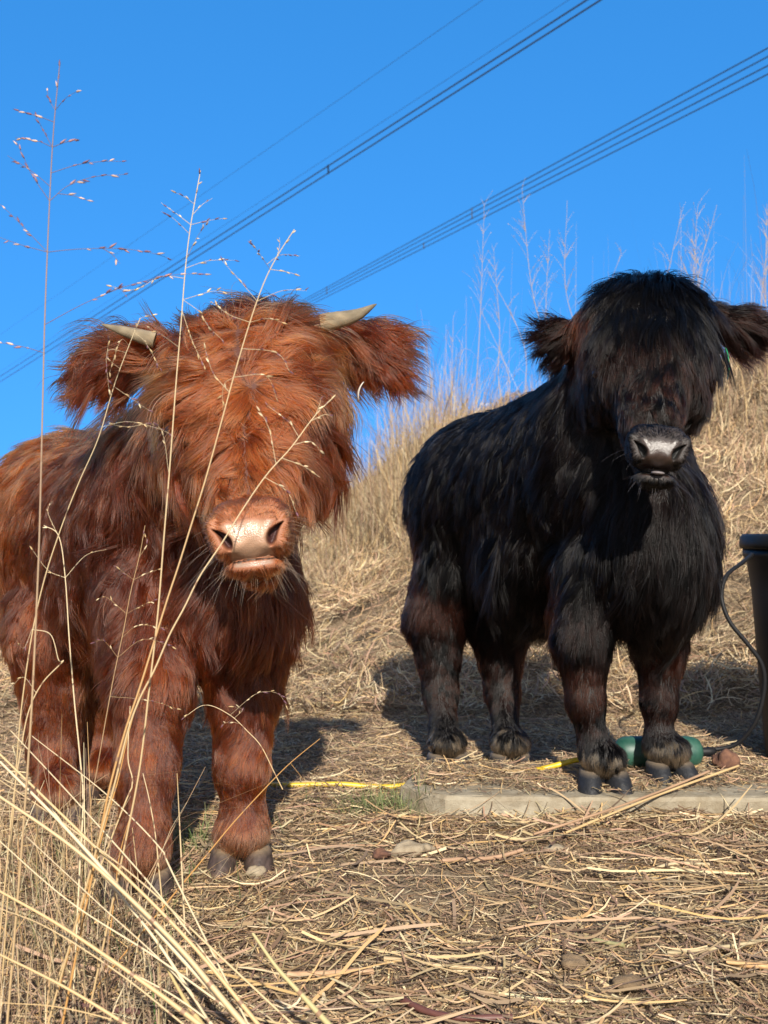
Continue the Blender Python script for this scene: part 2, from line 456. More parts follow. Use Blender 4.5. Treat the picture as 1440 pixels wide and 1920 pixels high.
    hole = sstep((1.25 - rs) / .5) * fr_
    cols = cols * (1 - hole[:, None]) + np.array(C['hole']) * hole[:, None]
    lip = front * sstep((C['mouth_u'] - .0015 - u_) / .002) * sstep((u_ - C['mouth_u'] + .0075) / .002) * sstep((.024 - ax_) / .006) * sstep((o_ + .022) / .006)
    cols = cols * (1 - lip[:, None]) + np.array(C['lip']) * lip[:, None]
    cols = cols * (1 - .95 * (sstep((1.25 - mth) / .5) * fr_)[:, None])  # mouth crease darkened in colour, standing in for shade in the gap
    wet = np.clip(pad * C['wet'] + lip * .8 + zone * .25, 0, 1)
    body = mesh_obj('body', v, faces, M_body, root, cols)
    wa = body.data.attributes.new('wet', 'FLOAT', 'POINT'); wa.data.foreach_set('value', wet.astype(np.float32))

    eyes = []
    for s_ in (-1, 1):
        e0 = sh.project(H(C['eye_x'] * s_, C['eye_n'], C['eye_f'])[None], 12); eyes.append((e0[0], sh.grad(e0, .002)[0]))
    # ---------------- fur: sample roots
    me = body.data; me.calc_loop_triangles()
    tri = np.zeros(len(me.loop_triangles) * 3, dtype=np.int32); me.loop_triangles.foreach_get('vertices', tri); tri = tri.reshape(-1, 3)
    a, b_, c_ = v[tri[:, 0]], v[tri[:, 1]], v[tri[:, 2]]
    cr = np.cross(b_ - a, c_ - a); area = np.linalg.norm(cr, axis=1) * .5; nrm = unit(cr); cen = (a + b_ + c_) / 3
    w = sh.weights(cen, TAGS); W_ = dict(zip(TAGS, w))
    dens = sum(W_[t] * C['dens'][t] for t in TAGS)
    facing = ((np.array([0, 0, CAM_H]) - cen) * nrm).sum(1)
    dens = dens * np.where(facing > -.15, 1.0, .45)
    bare = (np.maximum(pad, lip) > .3)[tri].any(1) | ((np.minimum(rs, mth) < 1.6) & (o_ > -.035))[tri].any(1)
    dens[bare] = 0
    for ec in eyes: dens = dens * (C['eye_h'] * (np.linalg.norm(cen - ec[0], axis=1) > .004) + (1 - C['eye_h']) * sstep((np.linalg.norm(cen - ec[0], axis=1) - .013) / .006))
    def foot_h(pp):
        D2 = np.array([np.hypot(*(pp[:, :2] - ft_[0][:2]).T) for ft_ in feet]); return pp[:, 2] - np.array([ft_[2] for ft_ in feet])[D2.argmin(0)]
    dens = dens * np.where((w[TAGS.index('foot')] > .5) & (foot_h(cen) < .032), 0, 1)
    pr = dens * area; pr /= pr.sum()
    NH = C['hairs']
    ti = g.choice(len(tri), NH, p=pr)
    r1, r2 = g.random(NH), g.random(NH); sw = r1 + r2 > 1; r1[sw] = 1 - r1[sw]; r2[sw] = 1 - r2[sw]
    root_p = a[ti] + (b_ - a)[ti] * r1[:, None] + (c_ - a)[ti] * r2[:, None]
    nr = sh.grad(root_p, .002)
    # shag fields
    w = sh.weights(root_p, TAGS, .018); W_ = dict(zip(TAGS, w))
    D = np.array([0, 0, -1.0]); B = unit(C['back'])
    hx, hn, hf = ((root_p - poll) @ MH.T).T; hn = hn / (L / .355)
    rad = root_p - H(*C['whorl'])
    rdir = unit(rad)
    side = np.sign(hx)[:, None] * ex
    vf = {t: np.zeros((NH, 3)) for t in TAGS}
    vf['trunk'] = B * .55 + D * .9; vf['belly'] = B * .35 + D * 1.0
    outw = unit(root_p - C['chest_c']); outw[:, 2] = 0
    vf['neck'] = D * 1.0 + B * .25 + outw * .1
    if C['style'] == 'whorl':
        up = sstep((.10 - hn) / .08)[:, None]
        vf['head'] = rdir + side * .45 + en * .25 * (1 - up)
    else:
        vf['head'] = en * 1.0 + side * np.clip(np.abs(hx) / .12, 0, 1)[:, None] * .55
        back_ = sstep((-.10 - hf) / .04)[:, None]
        vf['head'] = vf['head'] * (1 - .0 * back_) + D * .15
    vf['cheek'] = D * .7 + B * .4 + side * .25 + en * .3
    vf['muzzle'] = unit(root_p - N(0, .0, -.02)) * .6 + (-no) * 1.0
    vf['chin'] = D * 1.0 + side * .3 + no * .25
    ear_dir = np.zeros((NH, 3))
    for (eb, et, ax_) in ears:
        near = np.linalg.norm(root_p - (eb + et) / 2, axis=1) < .12
        ear_dir[near] = ax_
    earz = root_p[:, 2] - np.where(hx > 0, ears[1][0][2], ears[0][0][2])
    vf['ear'] = ear_dir * 1.0 + np.array([0, 0, 1.0]) * np.clip(earz / .03, -1.2, 1)[:, None] * C.get('earfan', .55) + D * C.get('eardroop', .3)
    vf['thigh'] = D * 1.0 + B * .3; vf['shin'] = D * 1.0 + B * .12; vf['foot'] = D * 1.0 + outw * .1
    ln = sum(W_[t] * C['len'][t] for t in TAGS); V = sum(W_[t][:, None] * unit(vf[t]) for t in TAGS)
    lift = sum(W_[t] * C['lift'][t] for t in TAGS)
    # low head region grows shorter towards the nose
    hd = W_['head'] + W_['cheek']
    ln = ln * (1 - .70 * hd * sstep((hn - C['short0']) / .10))
    nosed = np.linalg.norm(q(root_p) * np.array([1, 1, .8]), axis=1)
    ln = ln * (1 - .6 * (W_['head'] + W_['cheek'] + W_['neck'] * 0) * sstep((.085 - nosed) / .03))
    if C['style'] == 'whorl': ln = ln * (1 - .35 * W_['head'] * np.exp(-(np.linalg.norm(rad, axis=1) / .03) ** 2))
    eyed = np.min([np.linalg.norm(root_p - ec[0] - nu * .006, axis=1) for ec in eyes], axis=0)
    ln = ln * (1 - (.62 if C['eye_h'] < .5 else .25) * sstep((.038 - eyed) / .018))
    for ec in eyes:   # lashes of brow hair part around the eye
        de = root_p - ec[0]; V = V + unit(de) * (.8 * np.exp(-(np.linalg.norm(de, axis=1) / .03) ** 2))[:, None]
    # tuft on the poll
    tuft = np.exp(-(((hx - C['tuft']) / .035) ** 2 + ((hn - .0) / .05) ** 2)) * W_['head'] * sstep((hf + .16) / .04)
    lf = noise3(root_p, C['swirl_scale'], C['seed'] + 2); V = V + lf * C['swirl'] * (hd * 1.0 + (1 - hd) * .6)[:, None] * (1 - W_['muzzle'] - W_['foot'] * .5)[:, None]
    V = V + noise3(root_p, .025, C['seed'] + 3) * .22 * (1 - W_['muzzle'] - W_['shin'] * .4)[:, None]
    V = V - nr * (V * nr).sum(1, keepdims=True); V = unit(V)
    V = unit(V + g.normal(size=(NH, 3)) * .055)
    ln = ln * g.uniform(.6, 1.15, NH) * (1 + .25 * noise3(root_p, .07, C['seed'] + 4)[:, 0])
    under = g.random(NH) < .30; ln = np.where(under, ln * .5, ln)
    lift = np.clip(lift * g.uniform(.6, 1.5, NH), .02, 1.6) + tuft * C.get('tuftk', 1.0) * (g.random(NH) < .4)
    K = 8; t = np.linspace(0, 1, K)
    phi = g.uniform(0, 6.28, NH)
    # clump guides
    NC = NH // C['clump_n']; pw = 1 / sum(W_[t_] * C['dens'][t_] for t_ in TAGS) ** .8; ci = g.choice(NH, NC, replace=False, p=pw / pw.sum())
    kd = kdtree.KDTree(NC)
    for i, k in enumerate(ci): kd.insert(root_p[k], i)
    kd.balance()
    gid = np.array([kd.find(pp)[1] for pp in root_p]); gsel = ci[gid]
    shag = C['shag'] * (1 - .8 * (W_['muzzle'] + W_['foot'] + .8 * W_['shin'] + W_['chin']).clip(0, 1))
    ln = ln * (1 + .30 * g.normal(size=NC)[gid] * shag).clip(.45, 1.7); lift = lift * np.exp(.55 * g.normal(size=NC)[gid] * shag)
    cv = g.normal(size=(NC, 3))[gid] * (.30 * shag)[:, None]; cv = cv - nr * (cv * nr).sum(1, keepdims=True); V = unit(V + cv)
    e1 = unit(np.cross(V, nr)); e2 = np.cross(V, e1)
    curl = (C['curl'] * (1 - W_['shin'] - W_['foot'] - W_['muzzle']))
    fr = g.uniform(.45, 1.1, NH)
    def path(idx, n_):
        pts = np.zeros((len(idx), K, 3)); pts[:, 0] = root_p[idx]
        for j in range(1, K):
            tt = t[j]
            d_ = V[idx] + nr[idx] * (lift[idx] * (1 - tt) ** 1.3 - .05)[:, None] + D * (C['grav'] * tt * np.minimum(ln[idx] / .06, 1))[:, None]
            d_ = d_ + (e1[idx] * np.sin(phi[gsel[idx]] + 6.28 * fr[gsel[idx]] * tt)[:, None] + nr[idx] * .5 * np.cos(phi[gsel[idx]] + 6.28 * fr[gsel[idx]] * tt)[:, None]) * (curl[idx] * tt ** .5)[:, None]
            pts[:, j] = pts[:, j - 1] + unit(d_) * (ln[idx] / (K - 1))[:, None]
        return pts
    allp = path(np.arange(NH), 0); gp = allp[gsel]
    cl = (C['clump'] * g.uniform(.4, 1.1, NH) * (1 - .6 * (W_['shin'] + W_['foot'] + W_['muzzle'])))
    wj = (t ** .9)[None, :] * np.clip(cl, 0, .92)[:, None]
    # guide path re-rooted on hair root partway so clumps pinch towards their tips
    gl = gp - gp[:, :1] + gp[:, :1]
    same = ((nr * nr[gsel]).sum(1) > .3)[:, None]
    wj = wj * same
    pts = allp * (1 - wj[..., None]) + gl * wj[..., None]
    fz = g.normal(size=(NH, 3)) * .0008
    pts = pts + fz[:, None] * (t ** 1.5)[None, :, None]
    # keep the ends of leg hair above ground
    gnd = gz(pts[..., 0], pts[..., 1]) + C['floor']
    pts[..., 2] = np.where(pts[..., 2] < gnd, gnd + .001, pts[..., 2])
    rd = (C['hw'] * g.uniform(.7, 1.2, NH) * (1 - .35 * (W_['muzzle'] + W_['foot'] * .5 + W_['shin'] * .3)))[:, None] * np.array([.9, 1, 1, .95, .85, .7, .5, .15])[None]
    info = dict(p=root_p, W=W_, hx=hx, hn=hn, hf=hf, q=q(root_p), g=g, V=V, clump=gid, NC=NC, t=t, NH=NH, H=H, under=under, N=N, fh=foot_h(root_p), eyed=eyed)
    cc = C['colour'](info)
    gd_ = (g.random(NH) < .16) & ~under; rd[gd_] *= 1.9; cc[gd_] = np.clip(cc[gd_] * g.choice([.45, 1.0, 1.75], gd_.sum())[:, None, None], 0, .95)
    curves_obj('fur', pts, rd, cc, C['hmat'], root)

    # whiskers
    nwh = C['whisk']; xs_ = g.uniform(.028, .052, nwh) * g.choice([-1, 1], nwh); us = g.uniform(-.045, .02, nwh)
    low = g.random(nwh) < .35; xs_[low] = g.uniform(-.03, .03, low.sum()); us[low] = g.uniform(-.056, -.046, low.sum())
    base = np.stack([N(x, u, -.02) for x, u in zip(xs_, us)]); base = sh.project(base, 8)
    gr = sh.grad(base, .002)
    dr = unit(gr * .9 + ex * (xs_ * 14)[:, None] + D * .35 + no * .25 + g.normal(size=(nwh, 3)) * .15)
    wl_ = g.uniform(.015, .055, nwh); wl_[low] *= .6; tt = np.linspace(0, 1, 6)
    wp = base[:, None] + dr[:, None] * (wl_[:, None] * tt)[..., None] + D * (.25 * wl_[:, None] * tt ** 2)[..., None]
    curves_obj('whiskers', wp, np.full((nwh, 6), .00013) * np.linspace(1, .3, 6), np.tile(np.array(C['whisk_c']), (nwh, 6, 1)), M_whisk, root)

    # eyes
    for ec in eyes:
        ev, ef_ = ball(ec[0] - ec[1] * C['eye_in'], (.0165, .0165, .0165), 20, 14)
        mesh_obj('eye', ev, ef_, M_eye, root)
    # hooves: two claws on each foot
    for (fp, toe, gr_, sc) in feet:
        toe = unit(np.array([toe[0], toe[1], 0.0])); sd_ = np.array([toe[1], -toe[0], 0.0])
        for s_ in (-1, 1):
            vv, ff, vc = claw(fp, toe, sd_, s_, gr_, C['hoof'], g)
            mesh_obj('hoof', vv, ff, M_hoof, root, vc)
    return root, dict(H=H, N=N, ex=ex, en=en, ef=ef, nu=nu, no=no, sh=sh)

def ball(c, r, nu_=16, nv=10, M=None):
    th = np.linspace(0, 2 * math.pi, nu_, endpoint=False); ph = np.linspace(-math.pi / 2, math.pi / 2, nv)
    v = np.stack([np.outer(np.cos(ph), np.cos(th)), np.outer(np.cos(ph), np.sin(th)), np.outer(np.sin(ph), np.ones(nu_))], -1).reshape(-1, 3) * np.array(r)
    if M is not None: v = v @ np.array(M)
    v = v + np.array(c)
    i, j = np.meshgrid(np.arange(nv - 1), np.arange(nu_), indexing='ij'); j2 = (j + 1) % nu_
    f = np.stack([i * nu_ + j, i * nu_ + j2, (i + 1) * nu_ + j2, (i + 1) * nu_ + j], -1).reshape(-1, 4)
    return v, f

def claw(fp, toe, sd_, s_, gr_, hc, g):
    """one claw of a cloven hoof: D-shaped sole, rounded toe, sloping front wall"""
    nr_, ns = 9, 28; vs = []; cs = []
    ax = unit(toe + sd_ * s_ * .16); sx = np.array([ax[1], -ax[0], 0.0]) * (1 if s_ > 0 else -1)
    if sx @ (sd_ * s_) < 0: sx = -sx
    base = fp * np.array([1, 1, 0]) + toe * .016 + sd_ * s_ * .0228
    for k in range(nr_):
        h = k / (nr_ - 1); z = gr_ - .009 + .047 * h - .006 * h * h
        sc = 1 - .20 * h ** 1.3 - (.12 if k == nr_ - 1 else 0)
        if k == 0: sc *= .96
        for j in range(ns):
            a = 2 * math.pi * j / ns; c, s = math.cos(a), math.sin(a)
            lx = (.040 if c > 0 else .028) * np.sign(c) * abs(c) ** .85
            wy = .0250 * np.sign(s) * abs(s) ** .8 * (1 - .30 * max(0, c) ** 3)
            if s < 0: wy *= .82          # flat inner wall
            p = base + ax * (lx * sc - .024 * h + .006) + sx * (wy * sc + .001)
            ridge = .0004 * math.sin(h * 40)
            vs.append([p[0] + ax[0] * ridge, p[1] + ax[1] * ridge, z])
            f_ = sstep((h - .80) / .2); n_ = g.uniform(.85, 1.15)
            low_ = math.exp(-(h / .25) ** 2)
            n_ = n_ * (1 + .35 * math.sin(p[0] * 900 + 3 * math.sin(p[1] * 700)) * math.sin(z * 600)); cs.append((np.array(hc[0]) * (1 - low_) + np.array(hc[2]) * low_) * (1 - f_) * n_ + np.array(hc[1]) * f_)
    f = []
    for k in range(nr_ - 1):
        for j in range(ns):
            f.append((k * ns + j, k * ns + (j + 1) % ns, (k + 1) * ns + (j + 1) % ns, (k + 1) * ns + j))
    f.append(tuple(range(ns - 1, -1, -1))); f.append(tuple((nr_ - 1) * ns + j for j in range(ns)))
    return np.array(vs), f, np.array(cs)

M_eye = simple_mat('eye', (.006, .004, .003), .06, spec=.8)
M_hoof = attr_mat('hoof', .62, .35, bump=(150, .8, .002))

# ---------------- colours of the coats
def col_red(I):
    n, W_, p = I['NH'], I['W'], I['p']; g = I['g']; t = I['t']
    cl = g.normal(size=I['NC'])[I['clump']]
    hx, hn, hf = I['hx'], I['hn'], I['hf']
    big = noise3(p, .22, 91)[:, 0]; mid = noise3(p, .06, 92)[:, 0]
    deep = np.array([.110, .022, .005]); mids = np.array([.33, .082, .014]); gold = np.array([1.35, .82, .28]); choc = np.array([.075, .017, .009]); org = np.array([.52, .135, .022])
    m = np.clip(.50 + .30 * cl + .18 * mid + .14 * big + g.normal(size=n) * .18, 0, 1.15)
    c = deep + (mids - deep) * m[:, None]
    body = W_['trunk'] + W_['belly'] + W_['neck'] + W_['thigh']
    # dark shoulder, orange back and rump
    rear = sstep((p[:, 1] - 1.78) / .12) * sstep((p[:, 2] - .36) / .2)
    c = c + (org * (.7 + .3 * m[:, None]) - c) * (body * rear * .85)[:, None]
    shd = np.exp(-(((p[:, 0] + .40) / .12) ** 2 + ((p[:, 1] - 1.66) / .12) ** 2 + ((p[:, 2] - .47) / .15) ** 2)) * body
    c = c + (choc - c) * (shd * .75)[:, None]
    # golden brows and forehead
    for sx, x0, n0 in ((-1, -.100, .105), (1, .102, .082)):
        gd = np.exp(-(((hx - x0) / .026) ** 2 + ((hn - n0) / .034) ** 2)) * (W_['head'] + W_['cheek'])
        c = c + (gold - c) * (gd * np.clip(.55 + .35 * cl, 0, .95))[:, None]
    c = c * (1 - .30 * body * (1 - rear))[:, None]  # body darkened, face lightened below: the lit face put into coat colour
    face = W_['head'] * np.exp(-((hx / .10) ** 2)) * sstep((hn - .02) / .08)
    c = c + (np.array([.46, .125, .022]) - c) * (face * .55)[:, None]
    c = c + (np.array([.62, .26, .09]) - c) * (W_['muzzle'] * .8)[:, None]
    c = c * (1 - .72 * np.exp(-(I['eyed'] / .026) ** 2))[:, None]  # shade of the eye hollows, put into the hair colour
    ft = W_['foot'] * sstep((.074 - I['fh']) / .022) 
    c = c + (np.array([.50, .26, .13]) - c) * (ft * .8)[:, None]
    tail = np.where(I['under'][:, None], .45, 1.0)  # underfur darkened in colour so gaps between locks look shaded
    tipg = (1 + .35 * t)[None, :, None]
    crown = (W_['head'] * sstep((.05 - hn) / .07) + .35 * W_['ear']) * np.clip(.65 + .4 * cl, 0, 1)
    c = c + (choc * 1.5 - c) * (.62 * crown.clip(0, 1))[:, None]
    c = c * np.array([.385, .30, .29]) * (1 + .06 * (W_['head'] + W_['cheek']) - .12 * W_['ear'])[:, None]
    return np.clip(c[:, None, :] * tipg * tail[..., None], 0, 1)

def col_black(I):
    n, W_, p = I['NH'], I['W'], I['p']; g = I['g']; t = I['t']
    cl = g.normal(size=I['NC'])[I['clump']]
    hx, hn, hf = I['hx'], I['hn'], I['hf']
    c = np.tile(np.array([.0024, .0019, .0020]), (n, 1)) * (1 + .5 * np.clip(cl, -1, 1.8))[:, None]
    brown = np.array([.055, .014, .006]); rust = np.array([.20, .045, .013])
    def mixin(w, col, k):
        nonlocal c; c = c + (np.array(col) - c) * np.clip(w * k, 0, 1)[:, None]
    mixin(W_['ear'], brown * .4, .35 * np.clip(1 + .6 * cl, 0, 1.6))
    mixin(W_['shin'] * sstep((p[:, 2] - .10) / .05), brown, .30 * np.clip(.7 + cl * .6, 0, 1.4))
    mixin((W_['thigh'] + W_['shin']) * sstep((noise3(p, .16, 55)[:, 0] - .15) / .35), brown, .42)
    mixin((W_['trunk'] + W_['neck'] + W_['belly']), [.009, .0045, .0035], .6 * np.clip(.5 + cl * .6, 0, 1))
    mixin(W_['foot'] * sstep((.066 - I['fh'] + .012 * cl) / .012), [.24, .165, .10], .95)
    mixin(W_['muzzle'], [.006, .0045, .004], .7)
    rs = np.exp(-(((hx + .112) / .012) ** 2 + ((hn - .075) / .05) ** 2)) * (W_['head'] + W_['cheek'])
    mixin(rs, rust, .7)
    c = np.repeat(c[:, None, :], len(t), 1)
    fl = (.6 * W_['head'] * sstep((hn - .11) / .07) * np.clip(.75 + .4 * cl, 0, 1.2))[:, None, None] * (sstep((t - .30) / .5))[None, :, None]
    c = c + (np.array([.040, .012, .006]) - c) * np.clip(fl, 0, 1)
    return np.clip(c, 0, 1)

A = np.array
def leg(p, r, toe, g_, t=None, s=1):
    return dict(p=[A(x, float) for x in p], r=r, toe=toe, g=g_, t=t or ['thigh', 'shin', 'shin', 'foot'], s=s)
def G(px, d, z=0.0, dx=0):           # foot point above ground, at image column px and distance d
    x = (px - 720) / F * d; return A([x, d, z])

RED = dict(
    name='calf', seed=11, root=(-.40, 1.75, 0), style='whorl', eye_n=.178, eye_x=.092, eye_f=-.030, eye_in=.006, eye_h=.12, hmat=M_hair,
    label='reddish brown shaggy highland calf with two short horns standing in dry grass',
    hs=1.06, fz=.050, poll=P(441, 541, 1.43), nose=P(466, 1002, 1.205), roll=R(5), yaw=.0,
    ears=[(P(262, 672, 1.50), P(165, 690, 1.51)), (P(636, 650, 1.50), P(736, 678, 1.50))],
    body=[('e', A([-.225, 1.645, .385]), (.100, .115, .135), 'neck'),
          ('e', A([-.36, 1.74, .50]), (.135, .135, .145), 'trunk'),
          ('c', A([-.34, 1.76, .49]), A([-.56, 2.03, .505]), .145, .160, 'trunk'),
          ('e', A([-.58, 2.06, .49]), (.155, .16, .165), 'trunk'),
          ('e', A([-.44, 1.87, .39]), (.125, .16, .105), 'belly'),
          ('c', A([-.31, 1.68, .57]), ('H', (0, .10, -.14)), .115, .085, 'neck'),
          ('c', A([-.25, 1.66, .50]), ('H', (0, .11, -.20)), .100, .060, 'neck')],
    legs=[leg([[-.205, 1.64, .38], P(458, 1300, 1.63), P(453, 1440, 1.61), P(456, 1530, 1.61), G(455, 1.605, .048)], [.070, .050, .036, .028, .033], (.05, -1), 0),
          leg([[-.355, 1.66, .40], P(285, 1290, 1.57), P(275, 1440, 1.53), P(270, 1560, 1.50), G(265, 1.50, .048)], [.080, .056, .040, .030, .035], (.1, -1), 0),
          leg([[-.60, 2.03, .44], [-.585, 1.93, .30], P(100, 1400, 1.93), P(104, 1490, 1.87), G(112, 1.86, .048)], [.12, .072, .042, .030, .033], (.25, -1), 0),
          leg([[-.52, 2.12, .42], [-.50, 2.05, .30], P(190, 1390, 2.08), P(195, 1450, 2.03), G(196, 2.02, .048)], [.11, .068, .040, .030, .032], (.25, -1), 0)],
    lip_u=-.0350, mouth_u=-.0288, gap=.0008, skin=(.055, .014, .007), wing=(.22, .082, .038), pad=(.30, .18, .115), hole=(.03, .004, .003), lip=(.27, .18, .135), wet=.85,
    whorl=(.015, .160, .0), chest_c=A([-.26, 1.75, .45]), back=A([-.63, .77, 0]), tuft=0.0,
    dens=dict(trunk=.75, belly=.8, neck=.9, head=2.6, cheek=1.7, muzzle=2.6, ear=2.6, thigh=1.1, shin=2.0, foot=2.2, chin=1.8),
    len=dict(trunk=.055, belly=.07, neck=.068, head=.062, cheek=.055, muzzle=.0055, ear=.064, thigh=.050, shin=.017, foot=.020, chin=.013),
    shag=1.0, lift=dict(trunk=.22, belly=.24, neck=.24, head=.36, cheek=.28, muzzle=.4, ear=.40, thigh=.28, shin=.25, foot=.35, chin=.8),
    short0=.22, swirl_scale=.085, swirl=.55, curl=.36, clump_n=42, clump=.58, grav=.35, hw=.00029, floor=.003, hairs=260000,
    colour=col_red, whisk=75, whisk_c=(.30, .13, .05), hoof=((.042, .028, .023), (.15, .11, .07), (.13, .075, .048)))

BLACK = dict(
    name='calf', seed=23, root=(.34, 2.15, 0), style='fringe', eye_n=.195, eye_x=.098, eye_f=-.045, eye_in=.0115, eye_h=.75, hmat=M_hair_b,
    label='black shaggy highland calf with long fringe and green ear tag standing by concrete slab',
    hs=1.07, fz=.083, poll=P(1226, 482, 1.93), nose=P(1237, 842, 1.68), roll=R(2), yaw=.0,
    ears=[(P(1100, 640, 1.98), P(1030, 640, 1.99)), (P(1352, 606, 1.98), P(1424, 622, 1.98))],
    body=[('e', A([.482, 1.99, .455]), (.120, .12, .170), 'neck'),
          ('e', A([.415, 2.12, .585]), (.130, .14, .170), 'trunk'),
          ('c', A([.41, 2.13, .565]), A([.230, 2.42, .575]), .150, .158, 'trunk'),
          ('e', A([.210, 2.46, .545]), (.158, .16, .180), 'trunk'),
          ('c', A([.25, 2.40, .60]), A([.40, 2.10, .675]), .135, .125, 'trunk'),
          ('e', A([.315, 2.28, .430]), (.135, .18, .135), 'belly'),
          ('c', A([.43, 2.10, .67]), ('H', (0, .09, -.15)), .130, .095, 'neck'),
          ('c', A([.46, 2.04, .60]), ('H', (0, .12, -.20)), .115, .065, 'neck')],
    legs=[leg([[.40, 2.03, .42], P(1092, 1200, 1.99), P(1098, 1315, 1.975), P(1114, 1400, 1.965), G(1128, 1.955, .083)], [.085, .050, .031, .024, .032], (.02, -1), .035),
          leg([[.52, 2.07, .42], P(1236, 1200, 2.06), P(1236, 1315, 2.05), P(1236, 1390, 2.04), G(1250, 2.03, .083)], [.075, .046, .030, .023, .032], (.25, -1), .035),
          leg([[.20, 2.42, .50], P(818, 1160, 2.40), P(826, 1300, 2.36), P(832, 1370, 2.30), G(838, 2.28, .048)], [.12, .066, .034, .024, .031], (.15, -1), 0),
          leg([[.29, 2.46, .48], P(935, 1170, 2.40), P(942, 1300, 2.37), P(950, 1380, 2.30), G(955, 2.28, .048)], [.11, .066, .034, .024, .031], (.15, -1), 0)],
    lip_u=-.0450, mouth_u=-.0355, gap=.0042, skin=(.006, .005, .005), wing=(.020, .014, .012), pad=(.030, .018, .014), hole=(.002, .002, .002), lip=(.03, .018, .015), wet=.75,
    whorl=(.0, .02, -.02), chest_c=A([.45, 2.15, .55]), back=A([-.5, .8, 0]), tuft=.0,
    dens=dict(trunk=.8, belly=.9, neck=1.0, head=2.3, cheek=1.6, muzzle=2.2, ear=2.6, thigh=1.2, shin=1.8, foot=2.0, chin=1.8),
    len=dict(trunk=.052, belly=.085, neck=.072, head=.066, cheek=.036, muzzle=.005, ear=.056, thigh=.066, shin=.016, foot=.018, chin=.012),
    shag=.65, lift=dict(trunk=.16, belly=.22, neck=.20, head=.18, cheek=.14, muzzle=.3, ear=.50, thigh=.28, shin=.20, foot=.25, chin=.8),
    short0=.17, swirl_scale=.12, swirl=.22, curl=.26, clump_n=38, clump=.55, grav=.40, hw=.00034, floor=.003, hairs=230000,
    colour=col_black, whisk=32, whisk_c=(.04, .03, .03), hoof=((.008, .009, .012), (.11, .085, .06), (.020, .018, .017)),
    earfan=.9, eardroop=.15)

red, RI = calf(RED)
black, BI = calf(BLACK)

# ---------------- horns
def horn(base, mid, tip, r0, parent):
    pts = spline([base, mid, tip], 18)[None]; k = np.linspace(0, 1, 18)
    rad = (r0 * (1 - k ** 1.5 * .92) * (1 + .02 * np.sin(k * 60)))[None]; rad[0, -1] = .0006
    v, f = tubes(pts, rad, 20)
    kk = np.repeat(k, 20)[:, None]
    c = np.array([.20, .155, .095]) * (1 - kk) + np.array([.15, .125, .085]) * kk
    c = c * (1 + .22 * noise3(v * A([1, 1, 1]), .012, 77)[:, :1])
    c = c * rng(3).uniform(.88, 1.1, (len(v), 1))
    return mesh_obj('horn', v, f, M_horn, parent, c)
M_horn = attr_mat('horn', .45, .4)
nt = M_horn.node_tree; wv = nt.nodes.new('ShaderNodeTexNoise'); wv.inputs['Scale'].default_value = 160
bpn = nt.nodes.new('ShaderNodeBump'); bpn.inputs['Strength'].default_value = .5; bpn.inputs['Distance'].default_value = .0022
nt.links.new(wv.outputs[0], bpn.inputs['Height']); nt.links.new(bpn.outputs[0], nt.nodes['Principled BSDF'].inputs['Normal'])
horn(P(290, 638, 1.445), P(235, 622, 1.44), P(190, 608, 1.43), .0105, red)
horn(P(605, 606, 1.44), P(665, 592, 1.43), P(706, 570, 1.42), .0125, red)

# ---------------- ear tags and tongue
def tagplate(name, c, a1, a2, w, h, mat, parent):
    """thin rounded plate, slightly dished"""
    a1, a2 = unit(a1), unit(a2); nn = np.cross(a1, a2); vs = []; ns = 28
    for s_ in (-1, 1):
        for k in range(4):
            rr = [0, .55, .93, 1][k]
            for j in range(ns):
                a = 2 * math.pi * j / ns; x = np.sign(math.cos(a)) * abs(math.cos(a)) ** .6 * w * rr; y = np.sign(math.sin(a)) * abs(math.sin(a)) ** .6 * h * rr
                vs.append(c + a1 * x + a2 * y + nn * (s_ * (.0009 if k < 3 else .0004) + .004 * (y / h) ** 2))
    f = []
    for s_ in range(2):
        for k in range(3):
            for j in range(ns):
                b0 = s_ * 4 * ns + k * ns; f.append((b0 + j, b0 + (j + 1) % ns, b0 + ns + (j + 1) % ns, b0 + ns + j))
    for j in range(ns):
        f.append((3 * ns + j, 3 * ns + (j + 1) % ns, 7 * ns + (j + 1) % ns, 7 * ns + j))
    return mesh_obj(name, np.array(vs), f, mat, parent)
M_green = simple_mat('green_tag', (.012, .26, .10), .4, noise=(60, (.01, .18, .07)))
M_white = simple_mat('white_tag', (.50, .48, .45), .5, noise=(60, (.38, .36, .32)))
tagplate('ear_tag', P(1366, 682, 1.92), A([.25, .97, 0]), A([.10, .1, -1]), .017, .028, M_green, black)
tagplate('ear_tag', P(672, 734, 1.462), A([.12, -.99, 0]), A([-.25, .1, -1]), .010, .014, M_white, red)
tv, tf = ball(BI['N'](.001, -.0365, -.004), (.0105, .0030, .011), 18, 10, np.stack([BI['ex'], BI['nu'], BI['no']]))
mesh_obj('tongue', tv, tf, simple_mat('tongue', (.17, .155, .155), .22, noise=(300, (.12, .10, .10)), bump=(500, .3, .0006)), black)

